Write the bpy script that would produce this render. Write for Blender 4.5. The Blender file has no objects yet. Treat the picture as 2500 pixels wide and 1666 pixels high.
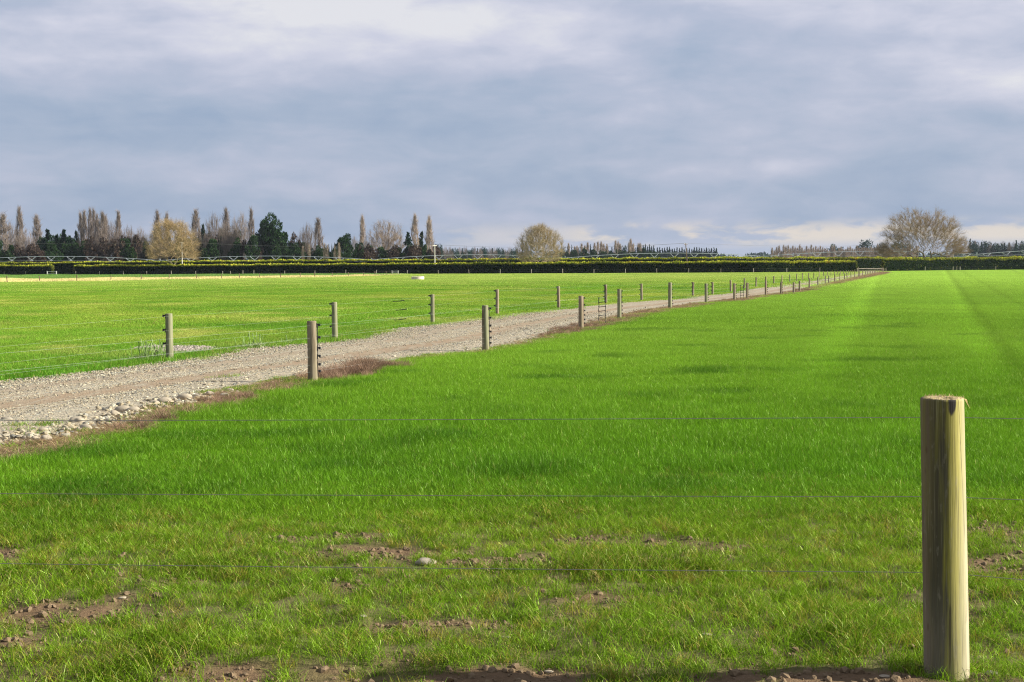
import bpy, math, random
import numpy as np
from mathutils import Vector, Matrix

S = bpy.context.scene
COL = S.collection
PI = math.pi

# ------------------------------------------------------------------ camera
F = 3472.0            # focal length in photo pixels (2500 px wide, 50 mm lens)
CAMZ = 2.0
PITCH = math.radians(3.017)
ROLL = math.radians(0.30)
fw = np.array([0, math.cos(PITCH), -math.sin(PITCH)])
r0 = np.array([1.0, 0, 0]); u0 = np.array([0, math.sin(PITCH), math.cos(PITCH)])
rt = math.cos(ROLL) * r0 - math.sin(ROLL) * u0
up = math.sin(ROLL) * r0 + math.cos(ROLL) * u0
cd = bpy.data.cameras.new('camera'); cam = bpy.data.objects.new('camera', cd); COL.objects.link(cam)
cd.sensor_width = 36.0; cd.sensor_fit = 'HORIZONTAL'; cd.lens = F / 2500 * 36
cd.clip_start = 0.1; cd.clip_end = 20000
m = Matrix.Identity(4)
for i in range(3):
    m[i][0] = rt[i]; m[i][1] = up[i]; m[i][2] = -fw[i]
m[2][3] = CAMZ
cam.matrix_world = m
S.camera = cam

# ------------------------------------------------------------------ light
SUN_EL, SUN_AZ = 27.0, 92.0          # azimuth measured clockwise from +Y
EXPO = 1.3
el, az = math.radians(SUN_EL), math.radians(SUN_AZ)
sd = Vector((math.cos(el) * math.sin(az), math.cos(el) * math.cos(az), math.sin(el)))
ld = bpy.data.lights.new('sun', 'SUN'); ld.energy = 5.0; ld.angle = math.radians(0.6); ld.color = (1, 0.93, 0.82)
lo = bpy.data.objects.new('sun', ld); COL.objects.link(lo)
lo.rotation_euler = sd.to_track_quat('Z', 'Y').to_euler(); lo.location = (0, 0, 60)
S.view_settings.view_transform = 'Standard'; S.view_settings.look = 'None'
S.view_settings.exposure = EXPO; S.view_settings.gamma = 1; S.view_settings.use_curve_mapping = False
S.render.engine = 'CYCLES'
S.cycles.max_bounces = 6; S.cycles.transparent_max_bounces = 8; S.cycles.volume_bounces = 0
S.cycles.sample_clamp_indirect = 6
S.cycles.use_adaptive_sampling = False
S.cycles.use_denoising = True; S.cycles.denoiser = 'OPENIMAGEDENOISE'; S.cycles.denoising_prefilter = 'NONE'; S.cycles.denoising_input_passes = 'RGB_ALBEDO_NORMAL'
S.cycles.filter_width = 1.15


class N:
    """small node-tree writer"""
    def __init__(s, nt):
        s.nt = nt; nt.nodes.clear()

    def n(s, typ, **kw):
        o = s.nt.nodes.new(typ)
        for k, v in kw.items(): setattr(o, k, v)
        return o

    def l(s, a, b): s.nt.links.new(a, b)

    def put(s, sock, v):
        if hasattr(v, 'is_output'): s.l(v, sock)
        elif isinstance(v, tuple) and len(v) == 3 and sock.type == 'RGBA': sock.default_value = (*v, 1)
        else: sock.default_value = v

    def math(s, op, a, b=0.0, c=0.0, clamp=False):
        o = s.n('ShaderNodeMath', operation=op, use_clamp=clamp)
        s.put(o.inputs[0], a); s.put(o.inputs[1], b); s.put(o.inputs[2], c)
        return o.outputs[0]

    def mix(s, f, a, b, mode='MIX'):
        o = s.n('ShaderNodeMix', data_type='RGBA', blend_type=mode)
        s.put(o.inputs['Factor'], f); s.put(o.inputs[6], a); s.put(o.inputs[7], b)
        return o.outputs[2]

    def ss(s, v, a, b, c=0.0, d=1.0):
        o = s.n('ShaderNodeMapRange', interpolation_type='SMOOTHSTEP')
        s.put(o.inputs[0], v); s.put(o.inputs[1], a); s.put(o.inputs[2], b); s.put(o.inputs[3], c); s.put(o.inputs[4], d)
        return o.outputs[0]

    def noise(s, vec, scale, detail=3.0, rough=0.5, dist=0.0):
        o = s.n('ShaderNodeTexNoise')
        if vec is not None: s.l(vec, o.inputs['Vector'])
        o.inputs['Scale'].default_value = scale; o.inputs['Detail'].default_value = detail
        o.inputs['Roughness'].default_value = rough; o.inputs['Distortion'].default_value = dist
        return o.outputs['Fac']

    def comb(s, x, y, z):
        o = s.n('ShaderNodeCombineXYZ')
        for i, v in enumerate((x, y, z)): s.put(o.inputs[i], v)
        return o.outputs[0]

    def sep(s, v):
        o = s.n('ShaderNodeSeparateXYZ'); s.l(v, o.inputs[0]); return o.outputs

    def vscale(s, v, sc):
        o = s.n('ShaderNodeVectorMath', operation='MULTIPLY'); s.l(v, o.inputs[0]); o.inputs[1].default_value = sc
        return o.outputs[0]

    def ramp(s, v, stops):
        o = s.n('ShaderNodeValToRGB'); s.put(o.inputs[0], v)
        e = o.color_ramp.elements
        while len(e) < len(stops): e.new(0.5)
        for i, (p, c) in enumerate(stops): e[i].position = p; e[i].color = (*c, 1)
        return o.outputs[0]

    def attr(s, name):
        o = s.n('ShaderNodeAttribute'); o.attribute_name = name; return o.outputs['Fac']

    def pos(s): return s.n('ShaderNodeNewGeometry').outputs['Position']


# ------------------------------------------------------------------ sky: high overcast with lighter streaks, cream cloud tops low down
W = bpy.data.worlds.new('World'); S.world = W; W.use_nodes = True
t = N(W.node_tree)
sky = t.n('ShaderNodeTexSky', sky_type='NISHITA'); sky.sun_disc = False
sky.sun_elevation = el; sky.sun_rotation = az; sky.air_density = 1.3; sky.dust_density = 2.0
bg1 = t.n('ShaderNodeBackground'); t.l(sky.outputs[0], bg1.inputs[0]); bg1.inputs[1].default_value = 0.06
dirv = t.n('ShaderNodeTexCoord').outputs['Generated']
dx, dy, dz = t.sep(dirv)
azn = t.math('ARCTAN2', dx, dy)                    # radians right of +Y
P1 = t.comb(t.math('MULTIPLY', azn, 5.0), t.math('MULTIPLY', dz, 21.0), 3.7)
P2 = t.comb(t.math('MULTIPLY', azn, 20.0), t.math('MULTIPLY', dz, 52.0), 9.1)
n1 = t.noise(P1, 1.0, 4, 0.5, 0.3); n2 = t.noise(P2, 1.0, 5, 0.55, 0.3)
nn = t.math('ADD', t.math('MULTIPLY', n1, 0.66), t.math('MULTIPLY', n2, 0.34))
# mean brightness by elevation
elv = t.math('MULTIPLY', dz, 1 / 0.20, clamp=True)
lift = t.ramp(elv, [(0.0, (.50,) * 3), (0.10, (.40,) * 3), (0.28, (.34,) * 3), (0.5, (.42,) * 3), (0.68, (.54,) * 3), (0.90, (.72,) * 3), (1.0, (.74,) * 3)])
def lobe(a0, z0, sa, sz, amp):
    qa = t.math('MULTIPLY', t.math('SUBTRACT', azn, a0), 1 / sa); qz = t.math('MULTIPLY', t.math('SUBTRACT', dz, z0), 1 / sz)
    return t.math('MULTIPLY', t.math('EXPONENT', t.math('MULTIPLY', t.math('ADD', t.math('MULTIPLY', qa, qa), t.math('MULTIPLY', qz, qz)), -1.0)), amp)
for L_ in ((-.10, .165, .15, .032, .36), (.34, .135, .10, .05, .18), (-.02, .112, .07, .012, .12), (.10, .150, .09, .022, -.16), (-.33, .125, .08, .018, -.12), (.02, .080, .25, .018, -.06)):
    lift = t.math('ADD', lift, lobe(*L_))
fac = t.math('ADD', lift, t.math('MULTIPLY', t.math('SUBTRACT', nn, 0.5), 2.0), clamp=True)
cloud = t.ramp(fac, [(0.0, (.30, .395, .56)), (0.3, (.385, .462, .61)), (0.55, (.485, .53, .67)), (0.8, (.63, .645, .765)), (1.0, (.77, .77, .82))])
# cream cloud tops hugging the horizon
P3 = t.comb(t.math('MULTIPLY', azn, 26.0), t.math('MULTIPLY', dz, 95.0), 21.3)
n3 = t.noise(P3, 1.0, 5, 0.55, 0.3)
P4 = t.comb(t.math('MULTIPLY', azn, 5.0), 0.0, 4.2)
n4 = t.noise(P4, 1.0, 2, 0.5)
band = t.math('MULTIPLY', t.ss(dz, 0.010, 0.019), t.ss(dz, 0.034, 0.022))
band = t.math('MULTIPLY', band, t.math('ADD', t.math('MULTIPLY', t.ss(azn, -0.09, -0.03), .40), t.math('MULTIPLY', t.ss(azn, 0.02, 0.07), .60)))
crm = t.math('MULTIPLY', band, t.ss(t.math('ADD', n3, t.math('MULTIPLY', n4, 0.5)), 0.62, 0.80))
pale = t.ss(dz, 0.030, 0.0)
cloud = t.mix(t.math('MULTIPLY', pale, 0.55), cloud, (.50, .55, .68))
cloud = t.mix(t.math('MULTIPLY', crm, 0.85), cloud, (.80, .72, .63))
bg2 = t.n('ShaderNodeBackground'); t.l(cloud, bg2.inputs[0]); bg2.inputs[1].default_value = 0.41
mx = t.n('ShaderNodeMixShader'); mx.inputs[0].default_value = 0.94
t.l(bg1.outputs[0], mx.inputs[1]); t.l(bg2.outputs[0], mx.inputs[2])
wo = t.n('ShaderNodeOutputWorld'); t.l(mx.outputs[0], wo.inputs[0])


# ------------------------------------------------------------------ measuring helpers: photo pixel <-> place on the ground
def ray(px, py): return fw + (px - 1250) / F * rt + (833 - py) / F * up


def ground(px, py, z=0.0):
    d = ray(px, py); k = (z - CAMZ) / d[2]
    return np.array([d[0] * k, d[1] * k, z])


def at_depth(px, py, Y):
    d = ray(px, py); k = Y / d[1]
    return np.array([d[0] * k, Y, CAMZ + d[2] * k])


def pix(X, Y, Z=0.0):
    dx_, dy_, dz_ = X, Y, Z - CAMZ
    c = dy_ * fw[1] + dz_ * fw[2]
    a = dx_ * rt[0] + dy_ * rt[1] + dz_ * rt[2]; b = dx_ * up[0] + dy_ * up[1] + dz_ * up[2]
    return 1250 + F * a / c, 833 - F * b / c


def hor(px): return 833 - F * (math.tan(PITCH)) - (px - 1250) * math.tan(ROLL)


# value noise in numpy
_T = np.random.RandomState(5).rand(256, 256)


def vn(x, y, s=1.0, off=0.0):
    x = np.asarray(x, float) * s + off + 1000; y = np.asarray(y, float) * s + off * 1.7 + 1000
    xi = np.floor(x).astype(int); yi = np.floor(y).astype(int); fx = x - xi; fy = y - yi
    fx = fx * fx * (3 - 2 * fx); fy = fy * fy * (3 - 2 * fy)
    a = _T[xi % 256, yi % 256]; b = _T[(xi + 1) % 256, yi % 256]; c = _T[xi % 256, (yi + 1) % 256]; d = _T[(xi + 1) % 256, (yi + 1) % 256]
    return (a * (1 - fx) + b * fx) * (1 - fy) + (c * (1 - fx) + d * fx) * fy


def fbm(x, y, s=1.0, off=0.0, o=4):
    r = 0; a = 0.5; t_ = 0
    for i in range(o):
        r = r + a * vn(x, y, s * 2 ** i, off + 17.3 * i); t_ += a; a *= 0.5
    return r / t_


# ------------------------------------------------------------------ mesh helpers
def build_mesh(name, V, faces, mat=None, mi=None, attrs=None, smooth=False):
    """faces: list of int arrays (n,k)"""
    me = bpy.data.meshes.new(name)
    V = np.asarray(V, np.float32)
    me.vertices.add(len(V)); me.vertices.foreach_set('co', V.ravel())
    faces = [np.asarray(f, np.int32) for f in faces if len(f)]
    nf = sum(len(f) for f in faces)
    if nf:
        loops = np.concatenate([f.ravel() for f in faces])
        sizes = np.concatenate([np.full(len(f), f.shape[1], np.int32) for f in faces])
        starts = np.concatenate([[0], np.cumsum(sizes)[:-1]]).astype(np.int32)
        me.loops.add(len(loops)); me.loops.foreach_set('vertex_index', loops)
        me.polygons.add(nf); me.polygons.foreach_set('loop_start', starts); me.polygons.foreach_set('loop_total', sizes)
        if mi is not None: me.polygons.foreach_set('material_index', np.asarray(mi, np.int32))
        me.polygons.foreach_set('use_smooth', np.full(nf, smooth))
    for m_ in (mat if isinstance(mat, (list, tuple)) else [mat]):
        if m_: me.materials.append(m_)
    for k, v in (attrs or {}).items():
        v = np.asarray(v)
        if v.ndim == 2: a = me.attributes.new(k, 'FLOAT_VECTOR', 'POINT'); a.data.foreach_set('vector', v.astype(np.float32).ravel())
        elif v.dtype.kind == 'i': a = me.attributes.new(k, 'INT', 'POINT'); a.data.foreach_set('value', v.astype(np.int32))
        elif v.dtype.kind == 'b': a = me.attributes.new(k, 'BOOLEAN', 'POINT'); a.data.foreach_set('value', v)
        else: a = me.attributes.new(k, 'FLOAT', 'POINT'); a.data.foreach_set('value', v.astype(np.float32))
    me.update(calc_edges=True)
    return me


def link(name, me, parent=None, loc=(0, 0, 0), rz=0.0, scale=None):
    o = bpy.data.objects.new(name, me); COL.objects.link(o)
    o.location = tuple(loc); o.rotation_euler = (0, 0, rz)
    if scale is not None: o.scale = scale
    if parent: o.parent = parent
    return o


def tag(o, label=None, cat=None, group=None, kind=None):
    if label: o['label'] = label
    if cat: o['category'] = cat
    if group: o['group'] = group
    if kind: o['kind'] = kind
    return o


class MB:
    """collects simple solids into one mesh"""
    def __init__(s): s.V = []; s.F = {}; s.n = 0; s.M = {}

    def add(s, V, faces, mi=0):
        V = np.asarray(V, float)
        for f in faces:
            f = np.asarray(f) + s.n
            s.F.setdefault(f.shape[1], []).append(f); s.M.setdefault(f.shape[1], []).append(np.full(len(f), mi))
        s.V.append(V); s.n += len(V)

    def tube(s, pts, rad, k=6, caps=True, mi=0):
        pts = np.asarray(pts, float); n = len(pts); rad = np.broadcast_to(np.asarray(rad, float), (n,))
        T = np.gradient(pts, axis=0); T /= np.linalg.norm(T, axis=1)[:, None] + 1e-9
        ref = np.array([0, 0, 1.0]) if abs(T[0][2]) < 0.9 else np.array([1.0, 0, 0])
        A = np.cross(T, ref); A /= np.linalg.norm(A, axis=1)[:, None] + 1e-9; B = np.cross(T, A)
        th = np.linspace(0, 2 * PI, k, endpoint=False)
        V = pts[:, None] + rad[:, None, None] * (np.cos(th)[None, :, None] * A[:, None] + np.sin(th)[None, :, None] * B[:, None])
        i = np.arange(n - 1)[:, None] * k; j = np.arange(k)[None]; j2 = (j + 1) % k
        q = np.stack([i + j, i + j2, i + k + j2, i + k + j], -1).reshape(-1, 4)
        fs = [q]
        if caps: fs += [np.arange(k)[None, ::-1], (np.arange(k) + (n - 1) * k)[None]]
        s.add(V.reshape(-1, 3), fs, mi)

    def box(s, c, size, mi=0, rz=0.0):
        c = np.asarray(c, float); h = np.asarray(size, float) / 2
        V = np.array([[x, y, z] for z in (-1, 1) for x, y in ((-1, -1), (1, -1), (1, 1), (-1, 1))]) * h
        R = np.array([[math.cos(rz), -math.sin(rz), 0], [math.sin(rz), math.cos(rz), 0], [0, 0, 1]])
        s.add(V @ R.T + c, [np.array([[0, 3, 2, 1], [4, 5, 6, 7], [0, 1, 5, 4], [1, 2, 6, 5], [2, 3, 7, 6], [3, 0, 4, 7]])], mi)

    def mesh(s, name, mat, smooth=False, attrs=None):
        V = np.concatenate(s.V); ks = sorted(s.F)
        return build_mesh(name, V, [np.concatenate(s.F[k]) for k in ks], mat, np.concatenate([np.concatenate(s.M[k]) for k in ks]), attrs, smooth)

    def build(s, name, mat, parent=None, loc=(0, 0, 0), rz=0.0, smooth=False):
        return link(name, s.mesh(name, mat, smooth), parent, loc, rz)


def material(name):
    m_ = bpy.data.materials.new(name); m_.use_nodes = True
    return m_, N(m_.node_tree)


def pbsdf(t, color, rough=0.8, bump=None, bstr=0.3, bdist=0.01, spec=0.3, metal=0.0):
    b = t.n('ShaderNodeBsdfPrincipled'); t.put(b.inputs['Base Color'], color); t.put(b.inputs['Roughness'], rough)
    b.inputs['Specular IOR Level'].default_value = spec; b.inputs['Metallic'].default_value = metal
    if bump is not None:
        bp = t.n('ShaderNodeBump'); bp.inputs['Strength'].default_value = bstr; bp.inputs['Distance'].default_value = bdist
        t.l(bump, bp.inputs['Height']); t.l(bp.outputs[0], b.inputs['Normal'])
    o = t.n('ShaderNodeOutputMaterial'); t.l(b.outputs[0], o.inputs[0])
    return b


def leafshade(t, color, trans=0.35, gloss=0.06, rough=0.35, tcol=None):
    d = t.n('ShaderNodeBsdfDiffuse'); t.put(d.inputs[0], color)
    tr = t.n('ShaderNodeBsdfTranslucent'); t.put(tr.inputs[0], tcol if tcol is not None else color)
    m1 = t.n('ShaderNodeMixShader'); m1.inputs[0].default_value = trans
    t.l(d.outputs[0], m1.inputs[1]); t.l(tr.outputs[0], m1.inputs[2])
    g = t.n('ShaderNodeBsdfGlossy'); g.inputs['Roughness'].default_value = rough; t.put(g.inputs[0], t.mix(.5, color, (.75, .85, .45)))
    m2 = t.n('ShaderNodeMixShader'); m2.inputs[0].default_value = gloss
    t.l(m1.outputs[0], m2.inputs[1]); t.l(g.outputs[0], m2.inputs[2])
    o = t.n('ShaderNodeOutputMaterial'); t.l(m2.outputs[0], o.inputs[0])

# ------------------------------------------------------------------ lines measured on the ground
LEFT_EDGE = [(-260, 962), (0, 935), (164, 918), (325, 899), (432, 880), (581, 857), (750, 842), (864, 829), (968, 805), (1057, 794.5), (1206, 773.7), (1399, 751.4), (1520, 739), (1635, 732), (1690, 725), (1775, 716.5), (1826, 705), (1880, 696), (1979, 682.5), (2040, 674), (2100, 664.5)]
GRAVEL_EDGE = [(-420, 1200), (0, 1090), (115, 1079), (230, 1056), (325, 1033), (382, 1006), (497, 981), (574, 964), (650, 945), (750, 929), (777, 915), (968, 891), (1012, 882), (1116, 870), (1220, 855.5), (1310, 832), (1411, 803), (1506, 776), (1588, 759), (1724, 742), (1826, 729), (1907, 719), (1952, 711), (2013, 698), (2081, 682), (2150, 668), (2166, 663.5)]
GRASS_EDGE = [(-420, 1245), (0, 1121), (191, 1098), (306, 1059.5), (382, 1036), (459, 1021), (574, 990.7), (650, 967), (776, 945), (849, 931), (953, 900), (1012, 886), (1176, 863), (1325, 834.7), (1418, 815), (1520, 788), (1615, 763), (1724, 746), (1826, 733), (1952, 715), (2081, 686), (2150, 671), (2170, 664)]


def gline(pts):
    g = np.array([ground(*p)[:2] for p in pts]); o = np.argsort(g[:, 1]); g = g[o]
    return g


gL, gR, gG = gline(LEFT_EDGE), gline(GRAVEL_EDGE), gline(GRASS_EDGE)
def XL(Y): return np.interp(Y, gL[:, 1], gL[:, 0])
def XR(Y): return np.interp(Y, gR[:, 1], gR[:, 0])
def XG(Y): return np.interp(Y, gG[:, 1], gG[:, 0])


def far_ext(fn, g):
    def f(Y):
        Y = np.asarray(Y, float); s = (g[-1, 0] - g[-6, 0]) / (g[-1, 1] - g[-6, 1]); s0 = (g[2, 0] - g[0, 0]) / (g[2, 1] - g[0, 1])
        return np.where(Y > g[-1, 1], g[-1, 0] + s * (Y - g[-1, 1]), np.where(Y < g[0, 1], g[0, 0] + s0 * (Y - g[0, 1]), fn(Y)))
    return f


XL, XR, XG = far_ext(XL, gL), far_ext(XR, gR), far_ext(XG, gG)
# the hedge foot, left to right
HF = np.array([ground(px, py)[:2] for px, py in [(-160, 673.2), (0, 672.6), (300, 672.2), (600, 671.2), (900, 670.0), (1200, 669.2), (1500, 668.0), (1860, 666.2), (2090, 664.2), (2160, 663.2), (2330, 661.0), (2500, 659.6), (2640, 658.8)]])
def HY(X): return np.interp(X, HF[:, 0], HF[:, 1])


# bare and worn places, photo pixels: (cx, cy, rx, ry, how bare)
BARE = [(780, 1322, 150, 11, .8), (960, 1355, 200, 11, .6), (1250, 1385, 170, 10, .6), (1560, 1320, 190, 18, .55), (1780, 1338, 120, 12, .4), (2400, 1330, 150, 60, .42), (2200, 1290, 120, 30, .35),
        (2420, 1400, 140, 11, .55), (330, 1425, 80, 18, .6), (480, 1430, 90, 16, .7), (60, 1500, 90, 30, .75), (330, 1510, 130, 22, .6), (120, 1560, 160, 30, .6), (420, 1610, 120, 26, .5), (940, 1545, 70, 22, 1.), (1020, 1560, 60, 14, .7),
        (1190, 1570, 65, 26, .95), (1090, 1530, 60, 12, .5), (1300, 1665, 240, 45, 1.3), (1620, 1692, 330, 56, 1.1), (700, 1700, 330, 50, .8), (1860, 1600, 120, 26, .8), (2100, 1697, 290, 50, 1.15), (2420, 1700, 160, 56, 1.3), (1480, 1625, 140, 16, .9), (600, 1640, 250, 18, .6),
        (150, 1690, 300, 50, .9), (750, 1560, 90, 14, .5), (20, 1345, 60, 22, .5), (160, 1378, 120, 10, .5), (1500, 1460, 100, 10, .3), (2080, 1440, 120, 12, .35), (1640, 1270, 120, 12, .3), (880, 1440, 80, 12, .35)]


def bareness(X, Y):
    px, py = pix(np.asarray(X, float), np.asarray(Y, float))
    b = np.zeros(np.shape(px))
    for cx, cy, rx, ry, s in BARE:
        q = ((px - cx) / rx) ** 2 + ((py - cy) / ry) ** 2
        b = np.maximum(b, s * np.clip(1.5 - q, 0, 1))
    # clumpy ground towards the camera and the left
    w = np.clip((11.5 - Y) / 3.5, 0, 1) * (0.55 + 0.45 * np.clip((400 - px) / 700 + 0.5, 0, 1))
    n = fbm(X, Y * 1.0, 1.9, 3.0, 4)
    b = b * np.clip((n - 0.34) * 4.5, 0.15, 1.3) + w * np.clip((n - 0.55) * 6, 0, 0.85)
    return np.clip(b, 0, 1.2)


def straw_strip(X, Y):
    """the long dry grass beyond the cross fence on the left"""
    y0 = np.interp(X, STR[:, 0], STR[:, 1]); 
    return (Y > y0) & (X < STR[-1, 0])


CROSS = [(97, 689), (188, 688), (271, 686.7), (345, 684.5), (413, 683.5), (479.5, 682.8), (541, 682.2), (585, 680.9), (634, 680), (685, 679.4), (732.7, 679), (769, 678.2), (811, 676.8), (851, 676), (888, 675), (915.5, 673.4), (943, 672.2), (957, 671.4), (972, 670.4)]
STR = np.array([ground(*p)[:2] for p in [(-260, 693)] + CROSS])
STR = STR[np.argsort(STR[:, 0])]


CLUMPS = [(1310, 1150, 130, 16, 1), (1220, 1140, 90, 12, .8), (870, 1150, 110, 11, .9), (1640, 977, 90, 10, .9), (1640, 1188, 90, 16, .8), (1330, 1258, 60, 10, .8), (460, 1075, 100, 12, .6), (1790, 1264, 40, 7, .8), (2390, 990, 80, 10, .5), (2440, 1180, 100, 22, .6), (1180, 1010, 90, 8, .5), (960, 1020, 80, 7, .5), (1950, 1010, 110, 10, .4)]


def field_colour(X, Y):
    """the grass's own colour (linear), by place"""
    X = np.asarray(X, float); Y = np.asarray(Y, float)
    right = X > (XG(Y) - 0.3)
    n = fbm(X, Y, 0.10, 1.0, 4); nf = fbm(X, Y, 0.55, 8.0, 3)
    c = np.zeros(X.shape + (3,))
    # lush field on the right
    nr_ = np.clip((26 - Y) / 12, 0, 1)[..., None]; A = np.array([.112, .250, .012]) * (1 - nr_) + np.array([.090, .224, .009]) * nr_; B = np.array([.165, .315, .020]) * (1 - nr_) + np.array([.138, .290, .013]) * nr_; D = np.array([.020, .090, .005]); Yl = np.array([.36, .54, .085])
    k = np.clip(n * 1.7 - .35, 0, 1)[..., None]
    g = A * (1 - k) + B * k
    px_, py_ = pix(X, Y)
    dk = np.clip((fbm(X, Y * .8, .9, 30., 3) - .66) * 6, 0, .7)
    for cx, cy, rx, ry, s_ in CLUMPS: dk = np.maximum(dk, s_ * np.clip(1.5 - ((px_ - cx) / rx) ** 2 - ((py_ - cy) / ry) ** 2, 0, 1) * np.clip((fbm(X, Y, 1.6, 61., 3) - .25) * 3, 0, 1))
    dk = dk[..., None]
    g = g * (1 - .9 * dk) + D * .9 * dk
    ty = np.clip((12.8 - Y) / 2.2, 0, 1)[..., None]     # the worn strip by the near fence
    ty = ty * np.clip(.45 + nf[..., None] * .9, 0, 1)
    g = g * (1 - .75 * ty) + np.array([.170, .285, .012]) * .75 * ty
    kf = (np.clip((Y - 26) / 160, 0, 1) ** .85)[..., None]   # further out, brightness of sunlit tips at grazing view painted into the colour
    g = g * (1 - .85 * kf) + Yl * .85 * kf
    st = vn(X * .25 - Y * .0, Y * .05, 1., 55.)[..., None]
    g = g * (.94 + .12 * st)
    # tractor tramlines running away on the right
    for x0, sl, wd, am in ((10.3, .304, .8, -.08), (8.5, .300, .5, .06), (5.6, .262, .8, .10), (7.2, .262, .6, -.07)):
        xt = x0 + sl * (Y - 25.9); w_ = wd * (1 + Y * .001)
        a = np.exp(-((X - xt) / w_) ** 2)[..., None] * np.clip((Y - 19) / 14, 0, 1)[..., None]
        g = g * (1 + am * a)
    # grazed pasture on the left
    s = fbm(X * .9, Y * .45, .35, 12., 4); s2 = fbm(X * .4, Y * .8, .09, 40., 3)
    PA = np.array([.150, .310, .024]); PB = np.array([.36, .41, .065]); PC = np.array([.055, .195, .010]); PD = np.array([.52, .47, .15])
    far = np.clip((Y - 125) / 110, 0, 1)
    y1 = np.clip((s - .40) * 2.4, 0, 1) * .50 + far * .35 + np.clip((s2 - .45) * 3, 0, 1) * .22 * (Y < 105)
    px, py = pix(X, Y)
    bandY = 1.25 * np.clip((101 - Y) / 3, 0, 1) * np.exp(-np.clip(101 - Y, 0, 99) / 17) * np.clip((fbm(X * .5, Y, .25, 70., 3) - .25) * 2.5, 0, 1)
    y1 = np.clip(y1 + .55 * bandY, 0, 1)[..., None]
    PF = np.array([.40, .50, .11]); p = PA * (1 - y1) + (PB * (1 - far[..., None]) + PF * far[..., None]) * y1; p = p * (1 - .55 * far[..., None]) + PF * .55 * far[..., None]
    near = np.clip(1 - (XL(Y) - X) / (4.5 + Y * .05), 0, 1) * np.clip((60 - Y) / 25, 0, 1)
    dkp = np.clip(np.maximum(near, np.clip((fbm(X * .9, Y * .5, .5, 90., 3) - .52) * 4, 0, .7)), 0, 1)[..., None]
    p = p * (1 - .7 * dkp) + PC * .7 * dkp
    pd = np.clip((fbm(X * .9, Y * .5, .6, 140., 3) - .62) * 7, 0, 1)[..., None] * (1 - dkp)
    p = p * (1 - .5 * pd) + PD * .5 * pd
    ss_ = straw_strip(X, Y)[..., None]
    yb = np.interp(X, STR[:, 0], STR[:, 1]); fin = np.clip((Y - yb) / (0.30 * (HY(X) - yb) + 8), 0, 1)[..., None]
    sc = np.array([.62, .55, .24]) * (1 - (fin > .98)) + np.array([.13, .26, .05]) * (fin > .98)
    p = np.where(ss_, sc * (.8 + .4 * nf[..., None]), p)
    return np.where(right[..., None], g, p)


# ------------------------------------------------------------------ ground: one sheet to the horizon
def grid_axis(parts):
    out = []
    for a, b, st in parts: out.append(np.arange(a, b, st))
    return np.unique(np.round(np.concatenate(out), 4))


gx = grid_axis([(-6000, -600, 450), (-600, -170, 20), (-170, -40, 2.2), (-40, -5, .35), (-5, 5, .05), (5, 45, .4), (45, 190, 2.2), (190, 600, 20), (600, 6001, 450)])
gy = grid_axis([(-300, 4, 20), (4, 13, .05), (13, 45, .35), (45, 130, 1.0), (130, 440, 2.2), (440, 900, 30), (900, 12001, 700)])
GX, GY = np.meshgrid(gx, gy)


def height(X, Y):
    """small real relief of the soil"""
    w = np.clip((13.5 - Y) / 4, 0, 1) * np.clip((5.2 - np.abs(X)) / 1.0, 0, 1)
    z = (fbm(X, Y, 1.6, 5., 3) - .5) * .10 * w + (fbm(X, Y, 7., 9., 3) - .5) * .055 * w
    return z * np.clip((Y - 3) / 2, 0, 1)


GZ = height(GX, GY)
fc = field_colour(GX, GY) * .55
bn = bareness(GX, GY) * (GY < 14.5)
on_track = (GX > XL(GY) - .1) & (GX < XG(GY) + .15) & (GY < 400)
soil = np.array([.120, .080, .045])
gcol = fc * (1 - np.clip(bn * 1.2, 0, 1)[..., None]) + soil * np.clip(bn * 1.2, 0, 1)[..., None]
nearw = (np.clip((16 - GY) / 3, 0, 1))[..., None]
gcol = gcol * (1 - .75 * nearw) + np.array([.11, .085, .045]) * (1 - np.clip(bn, 0, 1)[..., None]) * .75 * nearw + soil * np.clip(bn, 0, 1)[..., None] * .75 * nearw
gcol = np.where(on_track[..., None], np.array([.18, .14, .10]), gcol)
gcol = np.where((GY > 560)[..., None], np.array([.06, .11, .03]), gcol)
ny, nx = GX.shape
idx = np.arange(ny * nx).reshape(ny, nx)
gf = np.stack([idx[:-1, :-1], idx[:-1, 1:], idx[1:, 1:], idx[1:, :-1]], -1).reshape(-1, 4)
mg, t = material('ground_soil_and_turf')
a = t.n('ShaderNodeAttribute'); a.attribute_name = 'gcol'
P = t.pos()
nz = t.noise(P, 22.0, 4, .6); nz2 = t.noise(P, 90.0, 2, .6)
k = t.math('ADD', t.math('MULTIPLY', nz, .9), .5)
c = t.mix(1.0, a.outputs['Color'], t.comb(k, k, k), 'MULTIPLY')
pbsdf(t, c, .95, t.math('ADD', nz, t.math('MULTIPLY', nz2, .4)), .7, .02, spec=.1)
me = build_mesh('ground', np.stack([GX, GY, GZ], -1).reshape(-1, 3), [gf], mg, attrs={'gcol': gcol.reshape(-1, 3)}, smooth=True)
tag(link('ground', me), kind='structure')

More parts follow.
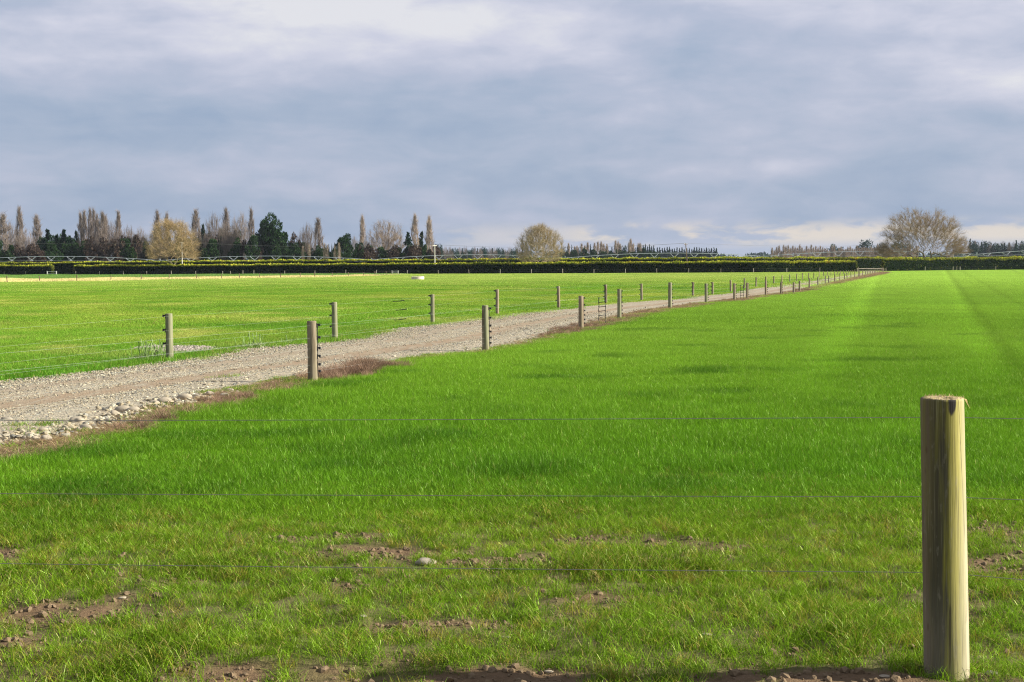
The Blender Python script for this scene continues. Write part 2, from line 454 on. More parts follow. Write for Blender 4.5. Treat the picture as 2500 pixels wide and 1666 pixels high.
# ------------------------------------------------------------------ gravel track
ty = np.concatenate([np.arange(8, 60, .5), np.arange(60, 150, 1.2), np.arange(150, 404, 4)])
NU = 17
uu = np.linspace(0, 1, NU)
tl, tr = XL(ty) - .05, XR(ty) + .1
wob = (fbm(ty * 0, ty, 1.3, 2., 3) - .5)[:, None]
TX = tl[:, None] * (1 - uu) + tr[:, None] * uu
TX[:, 0] += (fbm(ty, ty * 0, 1.1, 4., 3) - .5) * .5; TX[:, -1] += (fbm(ty, ty * 0, .9, 44., 3) - .5) * .5
rut = lambda u: np.exp(-((u - .60) / .070) ** 2) + .75 * np.exp(-((u - .30) / .07) ** 2)
TZ = .012 + .035 * np.sin(PI * uu)[None] ** .5 - .014 * rut(uu)[None] + 0 * ty[:, None]
TZ[:, 0] = TZ[:, -1] = .006
i = np.arange((len(ty) - 1))[:, None] * NU; j = np.arange(NU - 1)[None]
tf = np.stack([i + j, i + j + 1, i + j + NU + 1, i + j + NU], -1).reshape(-1, 4)
mt, t = material('track_gravel')
P = t.pos(); u = t.attr('u')
uw = t.math('ADD', u, t.math('MULTIPLY', t.math('SUBTRACT', t.noise(P, .35, 3, .5), .5), .10))
b1 = t.math('MULTIPLY', t.ss(uw, .48, .56), t.ss(uw, .72, .64)); b2 = t.math('MULTIPLY', t.ss(uw, .21, .28), t.ss(uw, .40, .32))
st = t.noise(t.vscale(P, (6.0, 1.2, 1.0)), 1.0, 4, .6)
rt_ = t.math('MAXIMUM', b1, t.math('MULTIPLY', b2, .55)); rt_ = t.math('MULTIPLY', rt_, t.ss(st, .25, .6))
vo = t.n('ShaderNodeTexVoronoi'); t.l(P, vo.inputs['Vector']); vo.inputs['Scale'].default_value = 34.0
vo2 = t.n('ShaderNodeTexVoronoi'); t.l(P, vo2.inputs['Vector']); vo2.inputs['Scale'].default_value = 11.0
stone = t.mix(t.sep(vo.outputs['Color'])[0], (.158, .14, .102), (.37, .34, .258))
stone = t.mix(t.ss(t.sep(vo2.outputs['Color'])[1], .55, .9, 0, .45), stone, (.42, .36, .26))
c = t.mix(t.math('MULTIPLY', rt_, .85), stone, (.225, .165, .105))
big = t.noise(P, .7, 4, .6)
c = t.mix(t.ss(big, .40, .72, 0, .35), c, (.28, .21, .135))
pbsdf(t, c, .95, t.math('SUBTRACT', 1.0, vo.outputs['Distance']), .8, .02, spec=.1)
me = build_mesh('gravel_track', np.stack([TX, np.repeat(ty[:, None], NU, 1), TZ], -1).reshape(-1, 3), [tf], mt, attrs={'u': np.tile(uu, len(ty))}, smooth=True)
tag(link('gravel_track', me), kind='structure')


# ------------------------------------------------------------------ scattered ground cover (kind = stuff)
def scatter_group():
    ng = bpy.data.node_groups.new('scatter', 'GeometryNodeTree')
    ng.interface.new_socket('Geometry', in_out='INPUT', socket_type='NodeSocketGeometry')
    ng.interface.new_socket('Geometry', in_out='OUTPUT', socket_type='NodeSocketGeometry')
    n = ng.nodes.new; L = ng.links.new
    gi, go = n('NodeGroupInput'), n('NodeGroupOutput')

    def attr(nm, ty_):
        o = n('GeometryNodeInputNamedAttribute'); o.data_type = ty_; o.inputs['Name'].default_value = nm; return o.outputs['Attribute']
    proto = attr('proto', 'INT')
    sp = n('GeometryNodeSeparateGeometry'); sp.domain = 'POINT'
    cmp_ = n('FunctionNodeCompare'); cmp_.data_type = 'INT'; cmp_.operation = 'LESS_THAN'; L(proto, cmp_.inputs[2]); cmp_.inputs[3].default_value = 0
    L(gi.outputs[0], sp.inputs[0]); L(cmp_.outputs[0], sp.inputs['Selection'])
    g2i = n('GeometryNodeJoinGeometry')
    for k_ in range(3):
        c_ = n('FunctionNodeCompare'); c_.data_type = 'INT'; c_.operation = 'EQUAL'; L(proto, c_.inputs[2]); c_.inputs[3].default_value = k_
        s_ = n('GeometryNodeSeparateGeometry'); s_.domain = 'POINT'; L(sp.outputs['Inverted'], s_.inputs[0]); L(c_.outputs[0], s_.inputs['Selection'])
        gg = n('GeometryNodeGeometryToInstance'); L(s_.outputs['Selection'], gg.inputs[0]); L(gg.outputs[0], g2i.inputs[0])
    iop = n('GeometryNodeInstanceOnPoints')
    L(sp.outputs['Selection'], iop.inputs['Points']); L(g2i.outputs[0], iop.inputs['Instance'])
    iop.inputs['Pick Instance'].default_value = True
    L(attr('pick', 'INT'), iop.inputs['Instance Index']); L(attr('rot', 'FLOAT_VECTOR'), iop.inputs['Rotation']); L(attr('scl', 'FLOAT_VECTOR'), iop.inputs['Scale'])
    L(iop.outputs[0], go.inputs[0])
    return ng


SG = scatter_group()


def scatter(name, protos, pts, scl, rotz, mat, tint=None, tilt=None, label=None, rng=None):
    """protos: up to 3 tuples (V, [faces], rnd); pts (n,3)"""
    Vs, Fs, pr, rn = [], {}, [], []; off = 0
    for k_, (V, fs, rnd) in enumerate(protos):
        for f in fs: Fs.setdefault(f.shape[1], []).append(f + off)
        Vs.append(V); pr.append(np.full(len(V), k_)); rn.append(rnd); off += len(V)
    n = len(pts); Vs.append(pts); pr.append(np.full(n, -1)); rn.append(np.zeros(n))
    z = np.zeros
    rot = z((off + n, 3)); rot[off:, 2] = rotz
    if tilt is not None: rot[off:, :2] = tilt
    sc = np.ones((off + n, 3)); sc[off:] = scl if np.ndim(scl) == 2 else np.asarray(scl)[:, None]
    pk = np.zeros(off + n, int); pk[off:] = (rng or np.random.RandomState(1)).randint(0, len(protos), n)
    at = {'proto': np.concatenate(pr).astype(int), 'rnd': np.concatenate(rn), 'rot': rot, 'scl': sc, 'pick': pk}
    tv = np.ones((off + n, 3)) * .5
    if tint is not None: tv[off:] = tint
    at['tint'] = tv
    me = build_mesh(name, np.concatenate(Vs), [np.concatenate(Fs[k_]) for k_ in sorted(Fs)], mat, attrs=at)
    o = link(name, me); md = o.modifiers.new('scatter', 'NODES'); md.node_group = SG
    tag(o, label=label, kind='stuff')
    return o


def blades(rng, n, spread, L, Lv, w, lean=.5, square=False, up_=1.0, segs=3):
    if square: bx, by = (rng.rand(n) - .5) * spread * 2, (rng.rand(n) - .5) * spread * 2
    else:
        bx, by = rng.randn(n) * spread, rng.randn(n) * spread
    th = rng.rand(n) * 2 * PI; l = L * (1 + Lv * (rng.rand(n) * 2 - 1)); ln = lean * (.25 + rng.rand(n) * 1.1)
    ph = th + rng.randn(n) * 1.0 + PI / 2
    dx_, dy_ = np.cos(th), np.sin(th); wx, wy = np.cos(ph), np.sin(ph)
    V = []
    ts = [0, .38, .72, 1.0] if segs == 3 else [0, .55, 1.0]
    ws = [.8, 1.0, .7, 0] if segs == 3 else [.9, .9, 0]
    ww = w * (.7 + .6 * rng.rand(n))
    for tt, wm in zip(ts, ws):
        cx = bx + dx_ * ln * l * tt ** 2; cy = by + dy_ * ln * l * tt ** 2; cz = l * tt * (1 - .35 * np.minimum(ln, 1.3) * tt) * up_ - .008
        if wm > 0:
            V.append(np.stack([cx - wx * ww * wm / 2, cy - wy * ww * wm / 2, cz], -1)); V.append(np.stack([cx + wx * ww * wm / 2, cy + wy * ww * wm / 2, cz], -1))
        else: V.append(np.stack([cx, cy, cz], -1))
    K = len(V); V = np.stack(V, 1).reshape(-1, 3); b = np.arange(n)[:, None] * K
    fs = []
    nq = (K - 1) // 2 - 1
    for q in range(nq): fs.append(b + np.array([[2 * q, 2 * q + 1, 2 * q + 3, 2 * q + 2]]))
    tri = b + np.array([[2 * nq, 2 * nq + 1, 2 * nq + 2]])
    return V, [np.concatenate(fs), tri], np.repeat(rng.rand(n), K)


def grassmat(name, straw, trans=.35, gloss=.07, var=.45, strawc=(.42, .33, .12), tb=1.0, lines=False):
    m_, t = material(name)
    a = t.n('ShaderNodeAttribute'); a.attribute_type = 'INSTANCER'; a.attribute_name = 'tint'
    r = t.attr('rnd')
    k = t.math('ADD', t.math('MULTIPLY', r, 2 * var), 1 - var)
    c = t.mix(1.0, a.outputs['Color'], t.comb(t.math('MULTIPLY', k, tb), t.math('MULTIPLY', k, tb), t.math('MULTIPLY', k, tb)), 'MULTIPLY')
    if straw > 0: c = t.mix(t.ss(t.math('FRACT', t.math('MULTIPLY', r, 7.31)), 1 - straw, 1 - straw + .02), c, strawc)
    if lines:   # grass bent and bruised along the old wheel tracks
        gx_, gy_, gz_ = t.sep(t.pos()); tot = 1.0
        wob_ = t.math('MULTIPLY', t.math('SUBTRACT', t.noise(t.pos(), .12, 2, .5), .5), .5)
        for x0, sl, wd, am in ((9.3, .302, .16, -.18), (11.35, .307, .14, -.10), (8.75, .301, .22, .12), (6.3, .262, .16, -.07), (5.5, .262, .35, .12), (13.4, .34, .14, -.10), (15.2, .344, .14, -.08)):
            q = t.math('DIVIDE', t.math('ADD', wob_, t.math('SUBTRACT', gx_, t.math('MULTIPLY_ADD', gy_, sl, x0 - sl * 25.9))), t.math('MULTIPLY_ADD', gy_, .0015, wd))
            e_ = t.math('MULTIPLY', t.math('EXPONENT', t.math('MULTIPLY', t.math('MULTIPLY', q, q), -1.0)), t.ss(gy_, 19., 30., 0, am)) if am > 0 else t.math('MULTIPLY', t.math('EXPONENT', t.math('MULTIPLY', t.math('MULTIPLY', q, q), -1.0)), t.math('MULTIPLY', t.ss(gy_, 19., 30.), am))
            tot = t.math('ADD', tot, e_)
        tot = t.math('MAXIMUM', tot, .3)
        c = t.mix(1.0, c, t.comb(tot, tot, tot), 'MULTIPLY')
    leafshade(t, c, trans, gloss, .38)
    return m_


def region(rng, dens, y0, y1, test, margin=1.5, fov=.375):
    """random points over the visible wedge and a margin to each side of it"""
    out = []
    ys = np.geomspace(y0, y1, 24)
    for a_, b_ in zip(ys[:-1], ys[1:]):
        wx = fov * b_ + margin
        d = dens(.5 * (a_ + b_)) if callable(dens) else dens
        n = int(d * 2 * wx * (b_ - a_))
        X = (rng.rand(n) * 2 - 1) * wx; Y = a_ + rng.rand(n) * (b_ - a_)
        k_ = test(X, Y); out.append(np.stack([X[k_], Y[k_]], -1))
    return np.concatenate(out)


rng = np.random.RandomState(11)
# worn near strip: loose tufts
pr = [blades(rng, 38, .035, .066, .55, .0027, 1.0) for _ in range(3)]
keep = lambda X, Y: (rng.rand(len(X)) > bareness(X, Y) * 1.05) & (X > XG(Y)) & (rng.rand(len(X)) < np.clip((15.0 - Y) / 2.2, 0, 1))
p = region(rng, 190, 5.2, 15.0, keep, 1.2)
b_ = bareness(p[:, 0], p[:, 1])
h = .60 + .6 * fbm(p[:, 0], p[:, 1], .9, 2., 3) + rng.rand(len(p)) * .35 - b_ * .3
tuss = np.clip((vn(p[:, 0], p[:, 1], 1.1, 77.) - .66) * 4, 0, .7) * (p[:, 1] < 9.5)
h = h + tuss
sc = np.stack([h * (1 - .1 * tuss), h * (1 - .1 * tuss), h], -1)
tint = field_colour(p[:, 0], p[:, 1]); kk = rng.rand(len(p), 1)
tint = tint * (.75 + .5 * rng.rand(len(p), 1)); tint = np.where(kk < .11, tint * .45 + np.array([.34, .22, .05]) * .55, tint)
tint = tint * (1 - .35 * tuss[:, None])
pz = height(p[:, 0], p[:, 1])
scatter('short_grass', pr, np.column_stack([p, pz]), sc, rng.rand(len(p)) * 6.28, grassmat('short_grass_blades', .07, gloss=.04), tint, label='short thin green and yellow grass over bare soil by the near wire fence', rng=rng)

# lush field on the right, blades finer near the camera
lush = lambda X, Y: (X > XG(Y) + .12 - .25 * vn(X, Y, 2., 3.)) & (Y < HY(X) - 1)
pr = [blades(rng, 1150, .25, .092, .45, .0034, .75) for _ in range(3)]
p = region(rng, 7.5, 10.2, 46, lambda X, Y: lush(X, Y) & (rng.rand(len(X)) < np.clip((Y - 10.2) / 2.6, 0, 1)) & (rng.rand(len(X)) > bareness(X, Y) * 1.2), 2.0)
hv = .55 + .8 * fbm(p[:, 0], p[:, 1] * .7, .55, 21., 3) + .2 * rng.rand(len(p))
for cx, cy, rx, ry, s_ in CLUMPS:
    px_, py_ = pix(p[:, 0], p[:, 1]); hv = hv + .5 * s_ * np.clip(1.2 - ((px_ - cx) / rx) ** 2 - ((py_ - cy) / ry) ** 2, 0, 1)
hv *= np.clip(.55 + (p[:, 1] - 10.2) / 6, .55, 1)
tint = field_colour(p[:, 0], p[:, 1]) * (.88 + .24 * rng.rand(len(p), 1))
scatter('lush_grass', pr, np.column_stack([p, p[:, 0] * 0]), np.stack([np.ones(len(p)), np.ones(len(p)), hv], -1), rng.rand(len(p)) * 6.28, grassmat('lush_grass_blades', .015, gloss=.032, var=.45, lines=True), tint, label='thick bright green grass filling the field right of the track', rng=rng)
pr = [blades(rng, 1000, .50, .12, .4, .0085, .6, segs=2) for _ in range(3)]
p = region(rng, 2.2, 42, 125, lush, 3.0)
hv = .65 + .6 * fbm(p[:, 0], p[:, 1] * .7, .3, 21., 3)
tint = field_colour(p[:, 0], p[:, 1]) * (.90 + .20 * rng.rand(len(p), 1))
mfar = grassmat('field_grass_blades', .0, gloss=.02, trans=.3, lines=True)
scatter('lush_grass', pr, np.column_stack([p, p[:, 0] * 0]), np.stack([np.ones(len(p)), np.ones(len(p)), hv], -1), rng.rand(len(p)) * 6.28, mfar, tint, label='bright green grass of the right hand field in the middle distance', rng=rng)
pr = [blades(rng, 650, 1.4, .16, .3, .035, .5, segs=2) for _ in range(3)]
p = region(rng, .30, 118, 440, lush, 6.0)
tint = field_colour(p[:, 0], p[:, 1]) * (.92 + .16 * rng.rand(len(p), 1))
scatter('lush_grass', pr, np.column_stack([p, p[:, 0] * 0]), np.ones((len(p), 3)) * [1, 1, .9], rng.rand(len(p)) * 6.28, mfar, tint, label='pale green far end of the right hand field before the hedge', rng=rng)

# grazed pasture on the left
past = lambda X, Y: (X < XL(Y) - .12 + .25 * vn(X, Y, 2., 13.)) & (Y < HY(X) - 1)
BARE_L = [(330, 878, 62, 11), (440, 858, 100, 13), (590, 849, 35, 5), (690, 838, 30, 4), (960, 806, 60, 5)]
def bareL(X, Y):
    px, py = pix(X, Y); b = np.zeros(len(px))
    for cx, cy, rx, ry in BARE_L: b = np.maximum(b, np.clip(1.4 - ((px - cx) / rx) ** 2 - ((py - cy) / ry) ** 2, 0, 1))
    return b
pr = [blades(rng, 520, .26, .085, .45, .0062, .7) for _ in range(3)]
p = region(rng, 7.0, 20, 52, lambda X, Y: past(X, Y) & (rng.rand(len(X)) > bareL(X, Y) * 1.1), 2.0)
near = np.clip(1 - (XL(p[:, 1]) - p[:, 0]) / 5, 0, 1)
hv = .5 + .8 * fbm(p[:, 0] * .6, p[:, 1], .7, 31., 3) + .9 * near * vn(p[:, 0], p[:, 1], .8, 4.)
tint = field_colour(p[:, 0], p[:, 1]) * (.82 + .36 * rng.rand(len(p), 1))
scatter('pasture_grass', pr, np.column_stack([p, p[:, 0] * 0]), np.stack([np.ones(len(p)), np.ones(len(p)), hv], -1), rng.rand(len(p)) * 6.28, grassmat('pasture_blades', .05, gloss=.025), tint, label='grazed green pasture with straw coloured stalks left of the track', rng=rng)
pr = [blades(rng, 650, .55, .10, .5, .014, .6, segs=2) for _ in range(3)]
mp = grassmat('far_pasture_blades', .05, gloss=.02, trans=.3)
p = region(rng, 2.0, 48, 130, past, 3.0)
hv = .55 + .7 * fbm(p[:, 0] * .6, p[:, 1], .4, 31., 3)
tint = field_colour(p[:, 0], p[:, 1]) * (.85 + .30 * rng.rand(len(p), 1))
scatter('pasture_grass', pr, np.column_stack([p, p[:, 0] * 0]), np.stack([np.ones(len(p)), np.ones(len(p)), hv], -1), rng.rand(len(p)) * 6.28, mp, tint, label='streaky green and tan pasture in the middle distance left of the track', rng=rng)
pr = [blades(rng, 650, 1.4, .14, .4, .04, .6, segs=2) for _ in range(3)]
p = region(rng, .30, 122, 440, past, 6.0)
tall = straw_strip(p[:, 0], p[:, 1])
hv = np.where(tall, 2.2 * vn(p[:, 0], p[:, 1], .2, 5.) + .6, .9)
tint = field_colour(p[:, 0], p[:, 1]) * (.85 + .30 * rng.rand(len(p), 1))
scatter('pasture_grass', pr, np.column_stack([p, p[:, 0] * 0]), np.stack([np.ones(len(p)), np.ones(len(p)), hv], -1), rng.rand(len(p)) * 6.28, mp, tint, label='far pasture with a strip of long dry grass below the hedge', rng=rng)


# ------------------------------------------------------------------ stones
def stone_proto(rng, n=1, sub=1, flat=.6):
    import bmesh
    bm = bmesh.new(); bmesh.ops.create_icosphere(bm, subdivisions=sub, radius=.5)
    V = np.array([v.co[:] for v in bm.verts]); Fc = np.array([[v.index for v in f.verts] for f in bm.faces]); bm.free()
    a = rng.rand(3, 3) * 2 - 1
    d = 1 + .22 * np.sin(V @ a[0] * 5 + 1) + .14 * np.sin(V @ a[1] * 9 + 2)
    V = V * d[:, None] * np.array([1, .75 + .2 * rng.rand(), flat])
    return V, [Fc], np.full(len(V), rng.rand())


ms, t = material('river_stone'); P = t.pos()
a = t.n('ShaderNodeAttribute'); a.attribute_type = 'INSTANCER'; a.attribute_name = 'tint'
nz = t.noise(P, 60., 3, .6)
k = t.math('ADD', t.math('MULTIPLY', nz, .6), .7)
pbsdf(t, t.mix(1.0, a.outputs['Color'], t.comb(k, k, k), 'MULTIPLY'), .85, nz, .3, .004, spec=.2)


def stone_tint(rng, n):
    A = np.array([[.46, .41, .32], [.34, .30, .24], [.54, .50, .41], [.40, .34, .25], [.27, .26, .24], [.50, .42, .31]]) * [.685, .695, .635]
    return A[rng.randint(0, len(A), n)] * (.75 + .4 * rng.rand(n, 1))


rng = np.random.RandomState(21)
sp = [stone_proto(rng) for _ in range(3)]


def on_gravel(X, Y): return (X > XL(Y) - .12 + .25 * vn(X, Y, 3., 3.)) & (X < XR(Y) + .15 * vn(X, Y, 3., 8.))


def ucross(X, Y): return (X - XL(Y)) / (XR(Y) + .15 - XL(Y))


def lane(X, Y):
    q = rut(ucross(X, Y)) ; return rng.rand(len(X)) > np.clip(q * 1.25, 0, .97)


p = region(rng, lambda Y: 330 if Y < 30 else 150, 13, 60, lambda X, Y: on_gravel(X, Y) & lane(X, Y), 1.5)
e = np.clip((ucross(p[:, 0], p[:, 1]) - .72) * 4, 0, 1)
sz = (.016 + .020 * rng.rand(len(p)) ** 2) * (1 + .9 * e * rng.rand(len(p))) * (1 + p[:, 1] / 90)
scatter('gravel', sp, np.column_stack([p, .045 + 0 * p[:, 0] - .035 * np.clip(e, 0, 1)]), sz, rng.rand(len(p)) * 6.28, ms, stone_tint(rng, len(p)), tilt=rng.randn(len(p), 2) * .3, label='pale crushed gravel covering the farm track', rng=rng)
# coarser shoulder stones along the right edge
def shoulder(X, Y):
    d = XR(Y) - X
    return (d > -.25 * vn(X, Y, 1.5, 6.)) & (d < .75 + Y * .012) & (rng.rand(len(X)) < np.clip(1.1 - d / 1.0, .15, 1))
p = region(rng, lambda Y: 230 if Y < 24 else 120, 13, 75, shoulder, 1.5)
sz = (.026 + .055 * rng.rand(len(p)) ** 3.5)
left = p[:, 1] < 21.5
sz[left] *= 1.25
scatter('gravel_shoulder', sp, np.column_stack([p, .02 + .3 * sz]), sz, rng.rand(len(p)) * 6.28, ms, stone_tint(rng, len(p)) * 1.05, tilt=rng.randn(len(p), 2) * .3, label='coarse stones spilling along the right edge of the gravel track', rng=rng)
# patch of gravel in the left field behind the first left hand post
def patch(X, Y):
    px, py = pix(X, Y); q = ((px - 460) / 135) ** 2 + ((py - 857 + (px - 455) * -.03) / 10) ** 2
    return q + (vn(X, Y, 1.3, 5.) - .5) * .6 < 1
p = region(rng, 420, 28, 42, lambda X, Y: patch(X, Y) & (X < XL(Y) - .35), 1.5)
scatter('gravel_patch', sp, np.column_stack([p, .01 + .03 * rng.rand(len(p))]), .035 + .035 * rng.rand(len(p)), rng.rand(len(p)) * 6.28, ms, np.array([.30, .265, .225]) * (.7 + .45 * rng.rand(len(p), 1)), tilt=rng.randn(len(p), 2) * .3, label='patch of pinkish grey gravel in the grass behind the first left hand fence post', rng=rng)
# soil crumbs on the bare patches
mc, t = material('soil_crumb'); P = t.pos()
nz = t.noise(P, 40., 3, .6)
pbsdf(t, t.mix(nz, (.070, .044, .024), (.23, .175, .11)), .95, nz, .5, .01, spec=.05)
cp = [stone_proto(rng, flat=.75) for _ in range(3)]
p = region(rng, 420, 5.2, 14.5, lambda X, Y: (rng.rand(len(X)) < bareness(X, Y) * 1.1) & (X > XG(Y)), 1.0)
scatter('soil_clods', cp, np.column_stack([p, height(p[:, 0], p[:, 1]) + .003]), .009 + .045 * rng.rand(len(p)) ** 3.2, rng.rand(len(p)) * 6.28, mc, tilt=rng.randn(len(p), 2) * .5, label='crumbly brown soil on the bare patches in the foreground', rng=rng)

# single river stones one can point at
mst, t = material('smooth_stone'); P = t.n('ShaderNodeTexCoord').outputs['Object']
oi = t.n('ShaderNodeObjectInfo')
nz = t.noise(P, 9., 4, .6)
c = t.mix(oi.outputs['Random'], (.22, .20, .155), (.33, .28, .20))
c = t.mix(t.math('MULTIPLY', nz, .5), c, (.27, .24, .19))
pbsdf(t, c, .8, nz, .25, .01, spec=.25)
stm = []
for q in range(5):
    V, fs, _ = stone_proto(rng, sub=3, flat=.5 + .2 * rng.rand())
    stm.append(build_mesh('stone', V, fs, mst, smooth=True))
STONES = [(17, 1032, 60, 'flat grey stone at the left edge of the photo on the gravel'), (106, 1059, 66, 'round pale stone low on the gravel bank'), (163, 1057, 60, 'largest smooth oval stone on the lower gravel bank'), (112, 1081, 74, 'stone half sunk in the dry litter at the foot of the bank'),
          (190, 1037, 90, 'long flat dark topped stone in the middle of the gravel bank'), (210, 1056, 90, 'oval pale stone just right of the cluster on the bank'), (160, 1073, 66, 'low rounded stone beside the litter strip'), (60, 1078, 60, 'upright pale stone near the left edge'), (86, 1080, 60, 'stone leaning against its neighbour near the left edge'),
          (74, 1070, 64, 'broad grey stone above the pair near the left edge'), (302, 1010, 90, 'tan oval stone at the head of the stone bank'), (326, 1011, 84, 'big round grey stone at the head of the stone bank'), (313, 1029, 56, 'white stone under the near wire'), (280, 1019, 66, 'buff stone left of the tan oval one'),
          (378, 991, 60, 'tan stone above the litter strip'), (402, 988, 80, 'wide buff stone beside the litter strip'), (452, 981, 96, 'large pale round stone alone by the grass'), (480, 976, 60, 'small round stone right of the large pale one'), (512, 969, 56, 'buff stone among the pebbles by the grass'), (552, 974, 66, 'stone at the end of the pebble bank'), (562, 962, 60, 'last raised stone of the pebble bank before the twig'),
          (268, 1034, 50, 'grey stone among the pebbles on the bank'), (245, 1042, 50, 'pebble sized round stone on the bank'), (1040, 1383, 150, 'long pale flat stone lying in the foreground grass under the lowest wire'), (220, 1405, 80, 'grey stone in the thin grass at the lower left'), (1236, 1556, 66, 'round light brown stone in the foreground grass'), (1726, 1552, 84, 'smooth grey stone in the lower right grass'), (2160, 1663, 72, 'stone at the bottom edge left of the big post'), (2420, 1658, 92, 'pale stone at the bottom edge right of the big post'), (888, 1518, 46, 'small tan stone in the foreground left of the bare soil'), (1340, 1622, 60, 'buff stone on the soil at the bottom edge'), (300, 1468, 56, 'small grey stone in the lower left grass')]
for i_, (px, py, w, lab) in enumerate(STONES):
    g = ground(px, py); sc_ = w * g[1] / F * (.40 if py < 1200 else .33)
    if py < 1200: sc_ *= .95
    z = height(g[0], g[1])
    o = link('stone', stm[i_ % 5], loc=(g[0], g[1], float(z) + (.16 if py < 1200 else .10) * sc_ + (.02 if py < 1200 else 0)), rz=rng.rand() * .8 - .4)
    o.scale = (sc_, sc_ * .8, sc_ * (.9 if py < 1200 else .55)); tag(o, lab, 'stone', 'loose river stones')

# ------------------------------------------------------------------ dead grass litter and dried weeds along the right edge of the track
md_, t = material('dead_grass'); r = t.attr('rnd')
a = t.n('ShaderNodeAttribute'); a.attribute_type = 'INSTANCER'; a.attribute_name = 'tint'
k = t.math('ADD', t.math('MULTIPLY', r, 1.0), .5)
leafshade(t, t.mix(1.0, a.outputs['Color'], t.comb(k, k, k), 'MULTIPLY'), .2, .01)
pr = [blades(rng, 60, .10, .10, .6, .005, 2.2) for _ in range(3)]
lit = lambda X, Y: (X > XR(Y) - .12) & (X < XG(Y) + .18)
p = region(rng, lambda Y: 70 if Y < 32 else (30 if Y < 110 else 8), 12, 330, lit, 1.5)
tint = np.array([.25, .19, .125]) * (.6 + .7 * rng.rand(len(p), 1)) + np.array([.10, .06, .0]) * rng.rand(len(p), 1)
hz = .35 + .5 * rng.rand(len(p))
scatter('dead_grass', pr, np.column_stack([p, p[:, 0] * 0 + .01]), np.stack([.9 + 0 * hz, .9 + 0 * hz, hz], -1) * (1 + p[:, 1:2] / 80), rng.rand(len(p)) * 6.28, md_, tint, label='flattened dead brown grass between the gravel and the green field', rng=rng)
# bushy dried weeds
pr = [blades(rng, 170, .09, .26, .5, .006, .9) for _ in range(3)]
weeds = []
for px, py, n_, s in [(765, 932, 5, .9), (800, 924, 10, .9), (822, 921, 10, 1.0), (868, 912, 16, 1.25), (880, 910, 10, 1.15), (930, 903, 12, .9), (950, 899, 10, 1.0), (560, 985, 14, .6), (590, 975, 8, .6), (615, 968, 6, .8), (520, 998, 8, .5), (380, 1034, 12, .7), (345, 1046, 8, .6), (690, 950, 8, .6),
                   (1340, 822, 12, .7), (1365, 818, 26, .9), (1400, 810, 34, 1.1), (1390, 812, 20, 1.0), (1440, 800, 30, 1.0), (1470, 790, 20, .8), (1500, 785, 22, .9), (1540, 776, 28, .8), (1580, 766, 30, .8), (1620, 758, 22, .7), (1660, 752, 30, .7), (1700, 746, 34, .8), (1760, 740, 40, .8), (1800, 735, 50, .9), (1850, 728, 60, .9), (1900, 721, 60, .8), (1940, 716, 40, .8), (1962, 711, 70, 1.2), (1990, 704, 60, .9), (2020, 697, 70, .8), (2050, 690, 80, .8), (2090, 682, 80, .8)]:
    g = ground(px, py); sp_ = .10 + g[1] * .008
    for _ in range(int(n_)):
        weeds.append((g[0] + rng.randn() * sp_ * .7, g[1] + rng.randn() * sp_ * 1.5, s * (.5 + .6 * rng.rand()) * (.85 if g[1] < 40 else .62)))
weeds = np.array(weeds); weeds = weeds[(weeds[:, 0] > XR(weeds[:, 1]) - .5)]
tint = np.array([.24, .16, .11]) * (.6 + .8 * rng.rand(len(weeds), 1))
scatter('dried_weeds', pr, np.column_stack([weeds[:, :2], weeds[:, 0] * 0 + .01]), weeds[:, 2], rng.rand(len(weeds)) * 6.28, md_, tint, label='purplish brown dried weeds clumped along the foot of the right hand track fence', rng=rng)
# low green growth here and there on both edges of the gravel
pr = [blades(rng, 120, .09, .09, .5, .006, .9) for _ in range(3)]
gp = []
for px, py, n_ in [(560, 960, 14), (600, 958, 22), (650, 950, 26), (700, 940, 26), (735, 930, 16), (640, 965, 14), (1020, 882, 26), (1060, 874, 22), (970, 893, 12), (400, 1010, 8), (430, 1000, 10), (1225, 853, 10), (172, 1052, 4), (165, 1060, 4), (45, 1092, 5), (110, 1045, 4), (10, 1056, 4), (470, 880, 12), (500, 874, 14), (535, 866, 16), (560, 862, 8), (585, 927, 3), (640, 880, 0)]:
    g = ground(px, py)
    for _ in range(n_): gp.append((g[0] + rng.randn() * .28, g[1] + rng.randn() * .30))
gp = np.array(gp)
scatter('edge_grass', pr, np.column_stack([gp, gp[:, 0] * 0 + .01]), .5 + .6 * rng.rand(len(gp)), rng.rand(len(gp)) * 6.28, grassmat('edge_blades', .2, gloss=.02), np.array([.13, .24, .02]) * (.5 + .9 * rng.rand(len(gp), 1)), label='small green tufts growing through the edges of the gravel', rng=rng)

# grey green weeds by the first left hand post
mw, t = material('grey_green_leaf')
leafshade(t, t.mix(t.attr('rnd'), (.20, .30, .10), (.42, .46, .24)), .3, .02)
def weed_plant(px, py, h, n, lab):
    g = ground(px, py); r_ = np.random.RandomState(int(px))
    V, fs, rn = blades(r_, n * 14, h * .35, h * .35, .5, .03, .9)
    root = tag(link('weed_plant', None, loc=(g[0], g[1], 0)), lab, 'plant', 'weeds at the left edge of the track')
    link('leaves', build_mesh('leaves', V, fs, mw, attrs={'rnd': rn}), root)
    b = MB()
    for _ in range(n):
        a_ = r_.rand() * 6.28; x, y = r_.randn(2) * h * .25; hh = h * (.6 + .5 * r_.rand())
        b.tube([[x, y, 0], [x + .1 * hh * math.cos(a_), y + .1 * hh * math.sin(a_), hh * .6], [x + .22 * hh * math.cos(a_), y + .2 * hh * math.sin(a_), hh]], [.008, .006, .012], 4)
    st_ = MB.mesh(b, 'stem', mw); link('stems', st_, root)
weed_plant(352, 884, .42, 14, 'pale grey green weed left of the first left hand fence post')
weed_plant(372, 881, .45, 14, 'tallest grey green weed beside the first left hand post')
